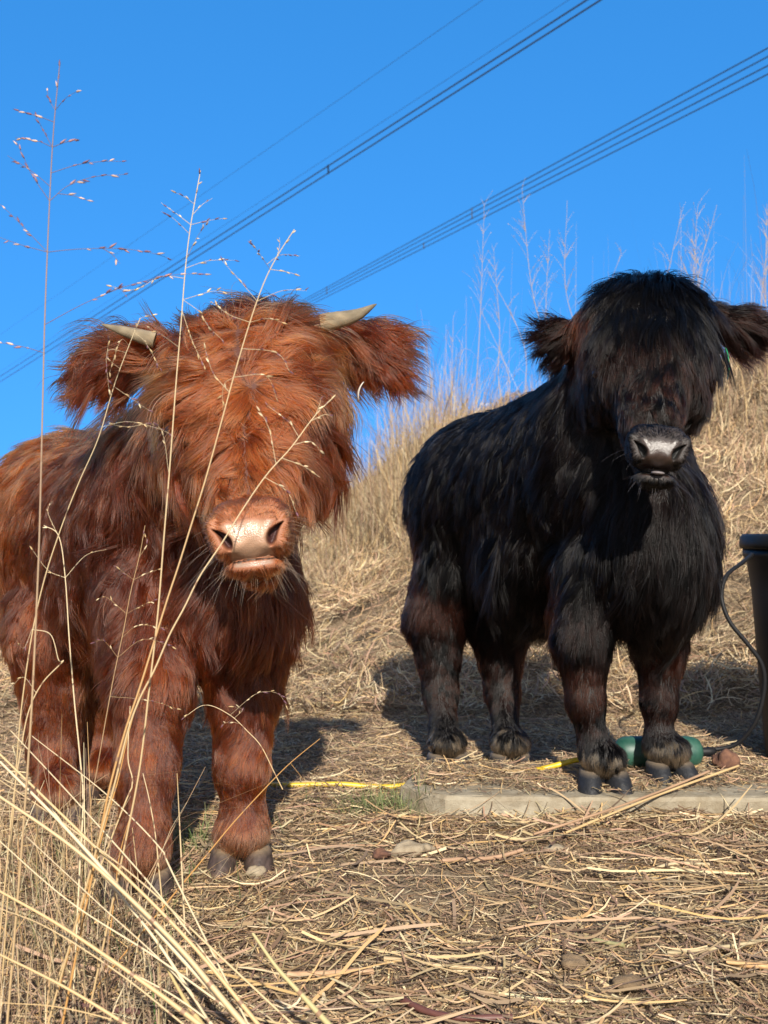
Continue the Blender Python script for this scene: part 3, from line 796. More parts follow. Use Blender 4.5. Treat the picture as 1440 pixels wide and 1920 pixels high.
# ------------------------------------------------------------------ slab, bucket, cable, float, hose
M_conc = simple_mat('concrete', (.30, .265, .20), .9, noise=(22, (.19, .155, .105)), bump=(120, .8, .004), spec=.2)
def slab():
    g = rng(8); out = [(.03, 1.985), (.062, 1.935), (.105, 1.893)]
    out += [(x, 1.887 - .012 * x + .0015 * math.sin(x * 60)) for x in np.linspace(.14, 1.25, 40)]
    out += [(1.25, 2.16), (.9, 2.17), (.5, 2.165), (.08, 2.16)]
    out = np.array(out); c = out.mean(0); n_ = len(out); vs = []
    zs = [-.03, .012, .028, .034, .035]; ins = [0, .001, .0005, .004, .010]
    for z, i_ in zip(zs, ins):
        for k, p in enumerate(out):
            prv, nx = out[k - 1], out[(k + 1) % n_]; e = unit(nx - prv); nn = A([-e[1], e[0]])
            q_ = p + nn * i_ + g.normal(size=2) * (.0009 if z > 0 else 0)
            vs.append((q_[0], q_[1], z + (g.normal() * .0005 if z > .02 else 0)))
    f = [(r * n_ + k, r * n_ + (k + 1) % n_, (r + 1) * n_ + (k + 1) % n_, (r + 1) * n_ + k) for r in range(4) for k in range(n_)]
    f.append(tuple(4 * n_ + k for k in range(n_)))
    o = mesh_obj('concrete_slab', np.array(vs), f, M_conc, smooth=False)
    tag(o, 'worn grey concrete slab half buried under straw at the black calf\'s front hooves', 'slab')
slab()

M_plas = simple_mat('black_plastic', (.006, .006, .006), .5, noise=(8, (.010, .009, .008)), bump=(60, .2, .001), spec=.22)
bc = A([.985, 2.33, 0.0]); broot = empty('bucket', bc, label='tall black plastic bucket cut off by the right edge of the view', cat='bucket')
def lathe(name, prof, c, mat, parent, seg=64):
    th = np.linspace(0, 2 * math.pi, seg, endpoint=False); prof = np.array(prof)
    v = np.stack([np.outer(prof[:, 0], np.cos(th)), np.outer(prof[:, 0], np.sin(th)), np.outer(prof[:, 1], np.ones(seg))], -1).reshape(-1, 3) + c
    i, j = np.meshgrid(np.arange(len(prof) - 1), np.arange(seg), indexing='ij'); j2 = (j + 1) % seg
    f = np.stack([i * seg + j, i * seg + j2, (i + 1) * seg + j2, (i + 1) * seg + j], -1).reshape(-1, 4)
    return mesh_obj(name, v, f, mat, parent)
lathe('wall', [(.001, .006), (.165, .004), (.170, .010), (.196, .36), (.206, .425), (.214, .437), (.214, .452), (.205, .452), (.200, .43), (.160, .016), (.001, .014)], bc, M_plas, broot)
lathe('rim', [(.2145, .452), (.219, .453), (.221, .462), (.219, .478), (.213, .484), (.206, .482), (.204, .470), (.204, .4535), (.2145, .452)], bc, M_plas, broot)

M_cable = simple_mat('cable', (.008, .008, .009), .55, spec=.2)
cb = spline([P(1325, 1404, 2.13), P(1350, 1404, 2.13), P(1385, 1392, 2.12), P(1418, 1350, 2.10), P(1433, 1290, 2.09), P(1428, 1245, 2.085), P(1400, 1205, 2.085), P(1368, 1165, 2.09), P(1353, 1120, 2.10), P(1362, 1080, 2.12), P(1392, 1055, 2.17), P(1410, 1040, 2.22)], 90)
v, f = tubes(cb[None], np.full((1, 90), .0042), 10)
tag(mesh_obj('cable', v, f, M_cable), 'thin black cable looping up from the green float to the bucket', 'cable')

# green float: capsule lying behind the hooves
fa, fb_ = P(1166, 1412, 2.115), P(1302, 1408, 2.115)
fax = unit(fb_ - fa); froot_z = gz(.55, 2.12) + .032 + .02
froot = empty('float', A([(fa[0] + fb_[0]) / 2, 2.115, .0]), label='dark green plastic float lying on the ground behind the black calf\'s front hoof', cat='float')
M_fgreen = simple_mat('green_plastic', (.006, .045, .032), .5, noise=(28, (.030, .085, .058)), bump=(40, .2, .001))
LN = .085; prof = [(0.0006, -LN), (.014, -LN + .002), (.024, -LN + .008), (.0285, -LN + .018), (.030, -LN + .03), (.030, -.012), (.0312, -.010), (.0312, .010), (.030, .012), (.030, LN - .03), (.0285, LN - .018), (.024, LN - .008), (.014, LN - .002), (.0006, LN)]
th = np.linspace(0, 2 * math.pi, 40, endpoint=False); pr_ = np.array(prof); mid = A([(fa[0] + fb_[0]) / 2, 2.115, .066])
v = mid + np.stack([np.outer(pr_[:, 1], np.ones(40)), np.outer(pr_[:, 0], np.cos(th)), np.outer(pr_[:, 0], np.sin(th))], -1).reshape(-1, 3)
i, j = np.meshgrid(np.arange(len(pr_) - 1), np.arange(40), indexing='ij'); j2 = (j + 1) % 40
mesh_obj('shell', v, np.stack([i * 40 + j, i * 40 + j2, (i + 1) * 40 + j2, (i + 1) * 40 + j], -1).reshape(-1, 4), M_fgreen, froot)
v, f = tubes(spline([mid + A([LN - .003, 0, 0]), mid + A([LN + .02, 0, .001]), P(1327, 1404, 2.13)], 8)[None], np.array([[.009, .009, .0085, .008, .007, .006, .005, .0045]]), 12)
mesh_obj('cable_gland', v, f, M_cable, froot)

# yellow hose
M_yel = simple_mat('yellow_hose', (.52, .37, .012), .4, noise=(30, (.42, .28, .02)))
hp = [(430, 1470, 2.10), (520, 1471, 2.10), (580, 1472, 2.10), (640, 1473, 2.10), (700, 1472, 2.10), (760, 1470, 2.105), (860, 1462, 2.19), (950, 1453, 2.13), (1010, 1443, 2.08), (1050, 1433, 2.08), (1085, 1424, 2.08), (1130, 1420, 2.10)]
hpp = []
for px, py, d in hp:
    q_ = P(px, py, d); q_[2] = max(float(gz(q_[0], q_[1])) + .006, q_[2] if px > 940 else -1); hpp.append(q_)
hs_ = spline(hpp, 120); v, f = tubes(hs_[None], np.full((1, 120), .0052), 10)
tag(mesh_obj('hose', v, f, M_yel), 'yellow garden hose running along the ground behind both calves\' front hooves', 'hose')

# ------------------------------------------------------------------ stones and clods
def stone(name, c, r, mat, seed, label, cat='stone', group=None):
    v, f = ball((0, 0, 0), (1, 1, 1), 22, 14)
    v = v * (1 + .22 * noise3(v, 1.7, seed)[:, :1] + .08 * noise3(v, .6, seed + 1)[:, :1]) * np.array(r) + np.array(c)
    tag(mesh_obj(name, v, f, mat), label, cat, group)
M_rockb = simple_mat('brown_rock', (.16, .075, .04), .9, noise=(70, (.08, .035, .024)), bump=(180, .9, .004))
M_rockp = simple_mat('pale_rock', (.28, .23, .16), .9, noise=(60, (.20, .155, .10)), bump=(150, .8, .003))
M_clod = simple_mat('dirt_clod', (.19, .13, .075), .95, noise=(60, (.13, .085, .045)), bump=(180, 1, .004))
stone('stone', P(1362, 1424, 2.08), (.024, .02, .016), M_rockb, 3, 'rust brown stone beside the green float near the bucket')
for k, (px, py, r_, mt, lb) in enumerate([
    (762, 1600, .019, M_rockp, 'pale stone in the straw in front of the slab corner'),
    (716, 1606, .011, M_rockb, 'small dark brown pellet left of the pale stone'),
    (800, 1596, .010, M_rockp, 'small pale stone just right of the bigger pale stone'),
    (1075, 1812, .012, M_clod, 'brown dirt clod lying among straw in the lower middle right'),
    (1180, 1852, .012, M_clod, 'brown dirt clod nearest the bottom right of the view'),
    (480, 1640, .012, M_rockp, 'small yellowish stone between the red calf\'s claws'),
    (1035, 1600, .014, M_rockp, 'flat pale stone beside the long pinkish stalk')]):
    d = CAM_H * F / (py - 1000); q_ = P(px, py, d)
    stone('stone' if mt is not M_clod else 'dirt_clod', q_ + A([0, 0, .004]), (r_ * 1.15, r_, r_ * .7), mt, 20 + k * 3, lb, 'stone' if mt is not M_clod else 'dirt clod')

# ------------------------------------------------------------------ straw litter
PAL = .76 * A([[.50, .37, .21], [.64, .52, .33], [.36, .25, .15], [.27, .19, .125], [.42, .27, .18], [.14, .09, .06], [.55, .36, .17]])
def straw_colors(g, n, w):
    i = g.choice(len(PAL), n, p=np.array(w) / sum(w)); return PAL[i] * g.uniform(.75, 1.2, (n, 1)) * (1 + g.normal(size=(n, 3)) * .03)

def in_slab(x, y): return (x > .05) & (x < 1.25) & (y > 1.89) & (y < 2.16)
def surf(x, y):
    z = gz(x, y); return np.where(in_slab(x, y), np.maximum(z, .036), z)

def litter(name, label, n, yr, xw, length, width, wts, seed, layer, pitch, K=4, curve=.4, yaw=None, keep=None, cat='straw', field=0):
    g = rng(seed)
    y = yr[0] + (yr[1] - yr[0]) * g.random(n) ** .9; x = g.uniform(-1, 1, n) * (xw[0] + xw[1] * y)
    if keep is not None: k = keep(x, y, g); x, y = x[k], y[k]
    n = len(x); L_ = g.uniform(*length, n) * g.uniform(.6, 1.2, n)
    yw = g.uniform(0, 6.283, n) if yaw is None else g.normal(yaw[0], yaw[1], n)
    if field: yw = 2.2 * noise3(np.stack([x, y, x * 0], -1), field, seed)[:, 0] + .4 + g.normal(0, .45, n)
    pt = g.normal(0, pitch, n); t = np.linspace(-.5, .5, K)
    d = np.stack([np.cos(yw) * np.cos(pt), np.sin(yw) * np.cos(pt), np.sin(pt)], -1)
    sd_ = unit(np.cross(d, A([0, 0, 1.0]) + g.normal(size=(n, 3)) * .45)); bend = g.normal(0, curve, n) * L_
    pts = np.zeros((n, K, 3)); base = np.stack([x, y, np.zeros(n)], -1)
    pts = base[:, None] + d[:, None] * (L_[:, None] * t)[..., None] + sd_[:, None] * (bend[:, None] * (t ** 2 * 1.6))[..., None]
    up = g.random(n) * layer + .001
    zz = surf(pts[..., 0], pts[..., 1]); zl = zz[:, :1] + (zz[:, -1:] - zz[:, :1]) * np.linspace(0, 1, K)[None]; zz = np.where((np.ptp(zz, axis=1) > .018)[:, None] & (y < 2.3)[:, None], np.maximum(zl, gz(pts[..., 0], pts[..., 1])), zz); pts[..., 2] = zz + np.maximum(pts[..., 2] + up[:, None], .0006) + (g.normal(size=(n, 1)) * .3 * L_[:, None] * (t ** 2)[None]).clip(0, None)
    ok = ~((np.ptp(surf(pts[..., 0], pts[..., 1]), axis=1) > .018) & (y < 2.3) & ((L_ < .07) | (g.random(n) < .8)))
    pts, sd_, x, y, up = pts[ok], sd_[ok], x[ok], y[ok], up[ok]; n = len(x)
    wd = g.uniform(*width, n)[:, None] * np.where(np.arange(K) == K - 1, .5, 1.0)[None]
    sc_ = straw_colors(g, n, wts) * np.array([1.08, 1.06, 1.03])
    if field:
        nn = noise3(np.stack([x, y, x * 0], -1), .28, seed + 1)[:, :1]; nm = noise3(np.stack([x, y, x * 0], -1), .9, seed + 2)[:, :1]
        sc_ = sc_ * (1 + .22 * nn + .15 * nm); up = up + .05 * np.clip(nn[:, 0], 0, 1.5)
        pts[..., 2] += .05 * np.clip(nn, 0, 1.5)
    v, f = ribbons(pts, sd_, wd)
    c = np.repeat(np.clip(sc_, .01, 1), K * 2, 0)
    o = mesh_obj(name, v, f, M_straw, None, c, smooth=False)
    tag(o, label, cat, kind='stuff'); return o

def patch(x, y): # bare dirt patches
    s_ = np.sin(x * 3.1 + 1.2 * np.sin(y * 4.2)) * np.cos(y * 5.1 + x * 2.0)
    c = 1.25 * np.exp(-(((x - .10) / .36) ** 2 + ((y - 1.55) / .22) ** 2)) + .6 * np.exp(-(((x + .05) / .2) ** 2 + ((y - 1.75) / .15) ** 2))
    return np.clip(.55 * c + .25 * s_, 0, .8)
def bare_keep(k0):
    def k(x, y, g):
        sl = in_slab(x, y); thin = np.where(sl & (y < 1.935 + .025 * np.sin(x * 13) + .012 * np.sin(x * 41)), .14, 1.0)
        return g.random(len(x)) < (1 - k0 * patch(x, y)) * thin
    return k
litter('chaff', 'fine broken chaff and bits of straw covering the dirt', 190000, (.85, 3.3), (.25, .42), (.006, .028), (.0008, .0019), (3, 1.4, 3, 3, 2, 2, 1), 101, .006, .25, K=3, curve=.2, keep=bare_keep(.75))
litter('straw_litter', 'loose dry straw pieces scattered over the ground around the calves', 26000, (.85, 3.4), (.25, .42), (.025, .085), (.0011, .0025), (4, 3, 3, 2, 3, 1, 1.5), 102, .012, .12, K=5, curve=.14, keep=bare_keep(1.1))
litter('long_straw', 'long flattened dry stalks lying across the foreground dirt', 750, (.95, 1.9), (.2, .40), (.10, .28), (.0018, .0040), (3, 3, 3, 3, 2, 1.5, 2), 103, .016, .05, K=8, curve=.12, yaw=(.15, .5), keep=lambda x, y, g: (g.random(len(x)) < 1 - 1.2 * patch(x, y)) & ~in_slab(x, y + .1) & (g.random(len(x)) < .3 + .7 * sstep((x + .25) / .4)))
litter('leaf_litter', 'flattened greyish and pinkish dry grass leaves on the foreground dirt', 1500, (.9, 2.1), (.2, .40), (.03, .10), (.0026, .0050), (2, 1, 3, 4, 1.5, 2.5, .6), 107, .010, .10, K=5, curve=.3, keep=lambda x, y, g: (g.random(len(x)) < 1 - 1.2 * patch(x, y)) & ~in_slab(x, y))
litter('edge_straw', 'loose straw heaped against the front of the concrete slab', 1900, (1.80, 1.875), (.0, .55), (.03, .11), (.0012, .0030), (3, 3, 3, 2, 3, 1, 2), 108, .010, .10, K=5, curve=.2, yaw=(.1, .7), keep=lambda x, y, g: x > -.1)
litter('hill_straw', 'flattened dry grass thatch covering the bank behind the calves', 95000, (2.9, 7.6), (.3, .44), (.04, .15), (.0018, .0038), (5, 4, 3, 2, 4, 1, 1), 104, .045, .36, K=5, curve=.6, field=.7)
litter('far_straw', 'dry grass on the far side of the field beyond the bank', 16000, (6.5, 16), (2, .6), (.12, .35), (.006, .012), (5, 4, 3, 2, 3, 1, 1), 105, .08, .5, K=4, curve=.8)

# ------------------------------------------------------------------ standing dry grass (uncountable)
def blades(name, label, n, xy, hgt, seed, wid=.002, lean=.35, bendk=.6, wts=(4, 4, 2, 1, 2, .3, 3), mat=None, pal=None, leanv=None):
    g = rng(seed); x, y = xy(g, n); n = len(x); K = 7; t = np.linspace(0, 1, K)
    h = hgt(g, n, x, y) * g.uniform(.45, 1.1, n); az = g.uniform(0, 6.28, n)
    ld = np.stack([np.cos(az), np.sin(az), np.zeros(n)], -1)
    if leanv is not None: ld = unit(ld + np.array(leanv))
    ln = np.abs(g.normal(0, lean, n)); bd = np.abs(g.normal(0, bendk, n)) * (g.random(n) < .5)
    base = np.stack([x, y, surf(x, y) - .004], -1)
    hor = (ln[:, None] * t + bd[:, None] * t ** 3) * h[:, None]; ver = (t - .45 * np.minimum(bd, 1.2)[:, None] * t ** 4) * h[:, None]
    pts = base[:, None] + ld[:, None] * hor[..., None] + A([0, 0, 1.0]) * ver[..., None]
    sd_ = unit(np.cross(ld + g.normal(size=(n, 3)) * .5, A([0, 0, 1.0])))
    wd = g.uniform(.6, 1.3, n)[:, None] * wid * (1 - .75 * t)[None]
    v, f = ribbons(pts, sd_, wd)
    c = np.repeat(straw_colors(g, n, wts) if pal is None else np.array(pal)[g.choice(len(pal), n)] * g.uniform(.7, 1.3, (n, 1)), K * 2, 0)
    return tag(mesh_obj(name, v, f, mat or M_reed, None, c, smooth=False), label, 'dry grass' if pal is None else 'green grass', kind='stuff')

def crest_xy(g, n):
    px = g.uniform(560, 1650, n); d = g.uniform(5.2, 7.6, n) - 1.0 * sstep((px - 1200) / 300) ; x = (px - 720) / F * d; return x, d
blades('crest_grass', 'pale dry grass standing along the top of the bank', 11000, crest_xy, lambda g, n, x, y: np.where(g.random(n) < .22, .48, .17) * (1 + .45 * np.sin(x * 5.3 + 2 * np.sin(x * 11))) * np.interp(x, [-.6, -.2, .3, .7, 1.2, 3], [.6, 1.25, 1.25, .7, .45, .45]), 201, .0035, .38, 1.0)
def mid_xy(g, n):
    px = g.uniform(600, 900, n); d = g.uniform(4.4, 6.6, n); return (px - 720) / F * d, d
blades('bank_grass', 'dry grass clumps standing on the bank between the two calves', 3500, mid_xy, lambda g, n, x, y: .22 + .12 * np.sin(x * 8 + y * 5), 202, .0032, .8, 1.3)
def thick_xy(g, n):
    px = np.where(g.random(n) < .6, g.normal(1340, 110, n), g.uniform(840, 1500, n)); d = g.uniform(5.0, 6.6, n); return (px - 720) / F * d, d
blades('weed_thicket', 'wispy dry weeds rising from the bank into the sky at the upper right', 420, thick_xy, lambda g, n, x, y: np.where(g.random(n) < .3, 1.05, .55), 207, .0022, .16, .5, wts=(3, 3, 3, 3, 3, 1, 1))
def gap_xy(g, n):
    px = g.uniform(600, 850, n); d = g.uniform(5.6, 7.4, n); return (px - 720) / F * d, d
blades('tall_grass', 'tall ragged dry grass between the two calves\' bodies on the bank edge', 700, gap_xy, lambda g, n, x, y: np.interp(x, [-.5, -.2, .1, .5], [.25, .45, .60, .55]), 208, .0036, .25, .8, wts=(4, 4, 2, 2, 2, .5, 2))
def fore_xy(g, n):
    d = g.uniform(.95, 1.75, n); px = 330 * g.random(n) ** .9 - 60; px = px * np.interp(d, [.95, 1.75], [1.35, .7]); return (px - 720) / F * d, d
blades('front_grass', 'dry grass standing in front of the reddish calf\'s legs', 850, fore_xy, lambda g, n, x, y: np.where(g.random(n) < .12, .24, .09), 203, .0017, .55, .8)
def green_xy(cx, cy, sx, sy):
    return lambda g, n: (g.normal(cx, sx, n), g.normal(cy, sy, n))
GP = [[.07, .11, .03], [.13, .16, .06], [.22, .22, .10]]
q1 = P(720, 1520, 1.92)
blades('green_grass', 'short green grass growing at the slab corner', 330, green_xy(q1[0] - .01, 1.93, .040, .035), lambda g, n, x, y: np.full(n, .045), 204, .0018, 1.0, .8, pal=GP)
q2 = P(365, 1570, 1.75)
blades('green_grass', 'short green grass between the reddish calf\'s front legs', 220, green_xy(q2[0], 1.72, .05, .04), lambda g, n, x, y: np.full(n, .045), 205, .0018, .9, .8, pal=GP)
blades('green_grass', 'green grass shoots low in the dry grass at the left', 200, green_xy(-.38, 1.45, .12, .12), lambda g, n, x, y: np.full(n, .05), 206, .0018, .9, .8, pal=GP)

# ------------------------------------------------------------------ foreground grass stems with seed heads
def spikelets(pts, g, every, size, geo, colr):
    """small pointed seeds set along a branch"""
    seg = np.linalg.norm(np.diff(pts, axis=0), axis=1); tot = seg.sum(); cum = np.r_[0, np.cumsum(seg)]
    s = tot * .30
    while s < tot:
        i_ = min(np.searchsorted(cum, s) - 1, len(pts) - 2); u = (s - cum[i_]) / max(seg[i_], 1e-9)
        p = pts[i_] * (1 - u) + pts[i_ + 1] * u; d = unit(pts[i_ + 1] - pts[i_])
        d = unit(d + g.normal(size=3) * .28); a = unit(np.cross(d, g.normal(size=3))); b = np.cross(d, a); L_ = size * g.uniform(.7, 1.25); r_ = L_ * .12
        v = [p]; ks = [(.3, 1.0), (.65, .75)]
        for kk, rr in ks:
            for j in range(5):
                an = j * 2 * math.pi / 5; v.append(p + d * L_ * kk + (a * math.cos(an) + b * math.sin(an)) * r_ * rr)
        v.append(p + d * L_); v = np.array(v)
        f = []
        for j in range(5):
            j2 = (j + 1) % 5; f += [(0, 1 + j2, 1 + j, 1 + j), (1 + j, 1 + j2, 6 + j2, 6 + j), (6 + j, 6 + j2, 11, 11)]
        cc = colr[g.integers(len(colr))] * g.uniform(.7, 1.25)
        geo.tri(v, f, cc); s += every * g.uniform(.6, 1.5)

class Geo2:
    """mixed polygons with colours"""
    def __init__(s): s.v = []; s.f = []; s.c = []; s.n = 0
    def tri(s, v, f, c):
        for a in f:
            q_ = []
            for i_ in a:
                if i_ not in q_: q_.append(i_)
            s.f.append(tuple(i_ + s.n for i_ in q_))
        s.v.append(v); s.n += len(v); s.c.append(np.tile(c, (len(v), 1)))
    def tube(s, pts, r0, r1, c, c2=None, sides=6):
        k = np.linspace(0, 1, len(pts)); v, f = tubes(pts[None], (r0 + (r1 - r0) * k)[None], sides)
        s.f += [tuple(int(i_) + s.n for i_ in a) for a in f]; s.v.append(v); s.n += len(v)
        c = A(c); cc = np.tile(c, (len(v), 1)) if c2 is None else c + (A(c2) - c) * np.repeat(k, sides)[:, None]
        s.c.append(cc)
    def build(s, name, mat, parent): return mesh_obj(name, np.vstack(s.v), s.f, mat, parent, np.vstack(s.c))

TAN, PALE, PURP, ORG, BRN = A([.37, .26, .13]), A([.50, .40, .25]), A([.12, .055, .07]), A([.36, .19, .06]), A([.14, .085, .05])
def pl(pts, d0, d1=None):
    d1 = d0 if d1 is None else d1; n_ = len(pts)
    return A([P(p[0], p[1], d0 + (d1 - d0) * i_ / max(n_ - 1, 1)) for i_, p in enumerate(pts)])

def grass_stem(pts, d, w, label, branches=(), c0=TAN, c1=TAN, seed=1, seedc=(PALE, PURP, TAN), size=.0064, group='tall grass stems with seed heads in front of the reddish calf', cat='grass stem', foot=True, every=.008, d1=None):
    """pts in photo pixels from the top down; the foot is carried on to the ground"""
    if w < .0020: w *= .62
    g = rng(seed); w3 = pl(pts, d if d1 is None else d1, d)
    if foot:
        last = w3[-1]; dr = unit(w3[-1] - w3[-2]); 
        if last[2] > .01:
            k = (last[2] + .01) / max(-dr[2], .25); w3 = np.vstack([w3, last + A([dr[0] * k, dr[1] * k, -(last[2] + .01)])])
    sp = spline(w3, 60)
    root = empty('grass_stem', (sp[-1][0], sp[-1][1], sp[-1][2]), label=label, cat=cat, group=group)
    ge = Geo2(); ge.tube(sp, w * .35, w, c1, c0, 7); ge.build('stalk', M_stem, root)
    # nodes: short darker swellings
    gn = Geo2()
    for u in (.45, .68, .86):
        i_ = int(u * 58); dd = unit(sp[i_ + 1] - sp[i_]); rr = w * (.35 + .65 * u) * 1.15
        gn.tube(np.linspace(0, 1, 5)[:, None] * dd * .004 + sp[i_], rr, rr, BRN * 1.5, BRN * 1.5, 7)
        gn.build('node', M_stem, root); gn = Geo2()
    if branches:
        gb = Geo2(); att = sp.copy()
        for bpts in branches:
            b3 = pl(bpts, 1.0); dd = d + g.normal() * .004
            dtop = d if d1 is None else d1
            b3 = pl(bpts, (d + dtop) / 2, (d + dtop) / 2 + g.normal() * .02)
            # start exactly on the stalk
            k = np.argmin(np.abs((att - b3[0]) @ A([1, 0, 0])) + np.abs((att - b3[0]) @ A([0, 0, 1]))); off = att[k] - b3[0]; b3 = b3 + off * np.linspace(1, .0, len(b3))[:, None]
            bs = spline(b3, 14); att = np.vstack([att, bs[2:]]); gb.tube(bs, w * .28, w * .12, c1 * .95, c1 * .9, 4)
            spikelets(bs, g, every, size, gb, seedc)
        tp = sp[:max(4, int(60 * .06))][::-1]
        spikelets(np.vstack([tp]), g, every, size, gb, seedc)
        gb.build('seed_head', M_stem, root)
    return root

PP = A([.13, .085, .09])
grass_stem([(112, 120), (100, 250), (92, 400), (84, 600), (80, 760), (74, 1000), (68, 1150), (58, 1350), (40, 1600), (15, 1900)], .95, .0019,
    'tallest grass stem, rising at the left edge high into the blue sky', [
    [(104, 205), (92, 185), (88, 165)], [(107, 208), (125, 185), (146, 170)], [(100, 240), (75, 225), (35, 207)], [(96, 275), (78, 240), (66, 215)],
    [(97, 277), (70, 265), (28, 258)], [(98, 277), (120, 268), (143, 262)], [(92, 345), (60, 320), (14, 292)], [(92, 378), (60, 330), (42, 290), (28, 262)],
    [(97, 320), (150, 305), (200, 301), (230, 303)], [(96, 380), (130, 350), (180, 332), (240, 327)], [(115, 365), (140, 368), (168, 377)],
    [(88, 468), (60, 440), (20, 400), (-10, 375)], [(88, 470), (40, 458), (-15, 440)], [(90, 470), (150, 465), (230, 465), (290, 475), (325, 488)], [(180, 470), (205, 480), (225, 494)],
    [(86, 597), (160, 560), (240, 530), (330, 512), (395, 515)], [(185, 548), (215, 540), (240, 560)], [(80, 662), (40, 650), (-15, 640)]],
    c0=TAN, c1=PP, seed=1, size=.0074, seedc=(PURP, A([.22, .12, .12]), A([.40, .28, .22])))
grass_stem([(376, 320), (358, 420), (348, 500), (340, 600), (330, 720), (318, 880), (308, 1000), (296, 1150), (280, 1290), (262, 1440), (235, 1580), (205, 1720)], 1.02, .0017,
    'grass stem crossing the left of the reddish calf\'s face, thin seed head above its poll', [
    [(355, 390), (340, 372), (330, 362)], [(353, 425), (325, 400), (302, 380)], [(350, 445), (325, 415), (302, 396)], [(362, 405), (380, 385), (398, 372)], [(360, 430), (390, 418), (418, 410)], [(352, 480), (372, 440), (388, 420)],
    [(348, 495), (390, 485), (440, 488)], [(343, 512), (300, 512), (250, 540), (200, 535)], [(335, 640), (300, 620), (275, 612)], [(340, 570), (372, 590), (390, 615), (420, 640)], [(338, 580), (360, 640), (385, 690)],
    [(318, 890), (300, 800), (240, 800), (205, 795)], [(345, 560), (400, 545), (430, 550)]],
    c0=TAN, c1=PALE * .85, seed=2, size=.0064)
grass_stem([(552, 430), (520, 480), (495, 530), (470, 600), (440, 700), (410, 810), (385, 900), (360, 980), (335, 1060), (315, 1120), (290, 1200), (262, 1290), (235, 1370), (205, 1480), (185, 1580)], .99, .0018,
    'grass stem leaning right across the calf\'s forehead', [
    [(505, 505), (485, 475), (468, 450)], [(515, 480), (522, 460), (524, 445)], [(510, 505), (540, 510), (556, 515)], [(505, 500), (530, 480), (562, 480)], [(480, 570), (450, 530), (415, 487)], [(482, 565), (530, 545), (575, 545)],
    [(470, 605), (430, 590), (395, 565)], [(455, 650), (520, 660), (545, 700)], [(440, 700), (420, 720), (418, 770)], [(442, 698), (500, 700), (520, 750)], [(465, 610), (500, 600), (530, 605)], [(430, 735), (400, 700), (385, 655)]],
    c0=ORG, c1=PALE * .8, seed=3, size=.0064)
grass_stem([(628, 742), (590, 780), (545, 840), (500, 890), (455, 955), (415, 1020), (375, 1080), (345, 1140), (318, 1190), (290, 1255), (262, 1310), (240, 1370), (215, 1470), (190, 1560)], .965, .0016,
    'grass stem slanting across the calf\'s pink nose', [
    [(590, 780), (598, 760), (602, 745)], [(585, 785), (610, 775), (625, 782)], [(545, 838), (580, 830), (605, 850)], [(560, 820), (540, 790), (500, 760)], [(530, 850), (570, 870), (600, 895)], [(500, 892), (540, 920), (555, 960)], [(520, 865), (505, 800), (480, 760)]],
    c0=TAN, c1=PALE, seed=4, size=.0064)
grass_stem([(262, 600), (245, 640), (215, 720), (185, 820), (150, 900), (120, 975), (85, 1080), (60, 1190), (40, 1330), (30, 1450), (20, 1600)], 1.06, .0013,
    'thin bent grass stem reaching the calf\'s left ear', [
    [(240, 650), (225, 640), (205, 700)], [(230, 690), (205, 670), (205, 630)], [(245, 640), (262, 600), (290, 590)], [(215, 720), (240, 740), (280, 770)], [(235, 660), (200, 660), (205, 740)], [(190, 800), (240, 790), (300, 805), (330, 820)], [(250, 620), (272, 640), (300, 690)]],
    c0=TAN, c1=PALE * .85, seed=5, size=.0065)
grass_stem([(82, 985), (110, 1005), (122, 1080), (130, 1200), (140, 1320), (150, 1420), (156, 1500), (150, 1620)], 1.10, .0016,
    'pale grass stem with a bent over leaf at its top on the far left', [[(112, 1008), (90, 960), (98, 940)], [(121, 1080), (160, 1040), (200, 1030)], [(122, 1085), (90, 1070), (60, 1030)]], c0=PALE, c1=PALE, seed=6, size=.005, every=.014)
grass_stem([(272, 985), (262, 1040), (245, 1110), (232, 1180), (215, 1260), (200, 1340), (186, 1420), (172, 1500), (160, 1600)], 1.12, .0010,
    'fine grass stem with an open seed head against the dark shoulder', [
    [(262, 1040), (275, 1020), (272, 1000)], [(250, 1090), (225, 1070), (212, 1060)], [(250, 1090), (280, 1075), (296, 1068)], [(236, 1150), (200, 1120), (185, 1122)], [(236, 1150), (265, 1135), (290, 1125)],
    [(230, 1190), (260, 1170), (315, 1178)], [(222, 1230), (195, 1200), (175, 1206)], [(222, 1235), (270, 1200), (328, 1214)], [(205, 1310), (280, 1315), (340, 1332)]], c0=BRN * 1.6, c1=TAN, seed=7, size=.006)
grass_stem([(110, 1238), (95, 1190), (60, 1180)][::-1] + [(118, 1240), (80, 1280), (55, 1330), (40, 1400), (25, 1500), (10, 1650)], 1.05, .0013,
    'short grass stem with drooping seeds at the left edge', [[(60, 1180), (45, 1215), (30, 1200)], [(100, 1300), (60, 1270), (20, 1290)]], c0=TAN, c1=PALE, seed=8, size=.006)
grass_stem([(535, 1300), (500, 1304), (470, 1300)][::-1][:0] + [(345, 1345), (385, 1322), (430, 1340), (465, 1372), (490, 1400), (515, 1450), (530, 1480)], 1.30, .0011,
    'small arched seed head in front of the calf\'s right foreleg', [[(440, 1345), (455, 1330), (440, 1325)], [(450, 1360), (430, 1355), (415, 1360)], [(430, 1340), (480, 1300), (520, 1300), (538, 1325)]], c0=TAN, c1=PALE, seed=9, size=.007, foot=False, every=.007)
grass_stem([(600, 1385), (545, 1430), (500, 1475), (440, 1540), (390, 1600), (340, 1660)], 1.15, .0015,
    'orange brown stalk slanting in front of the calf\'s right hoof', [[(545, 1428), (565, 1455), (583, 1486)]], c0=ORG, c1=ORG, seed=10, size=.001, every=9)
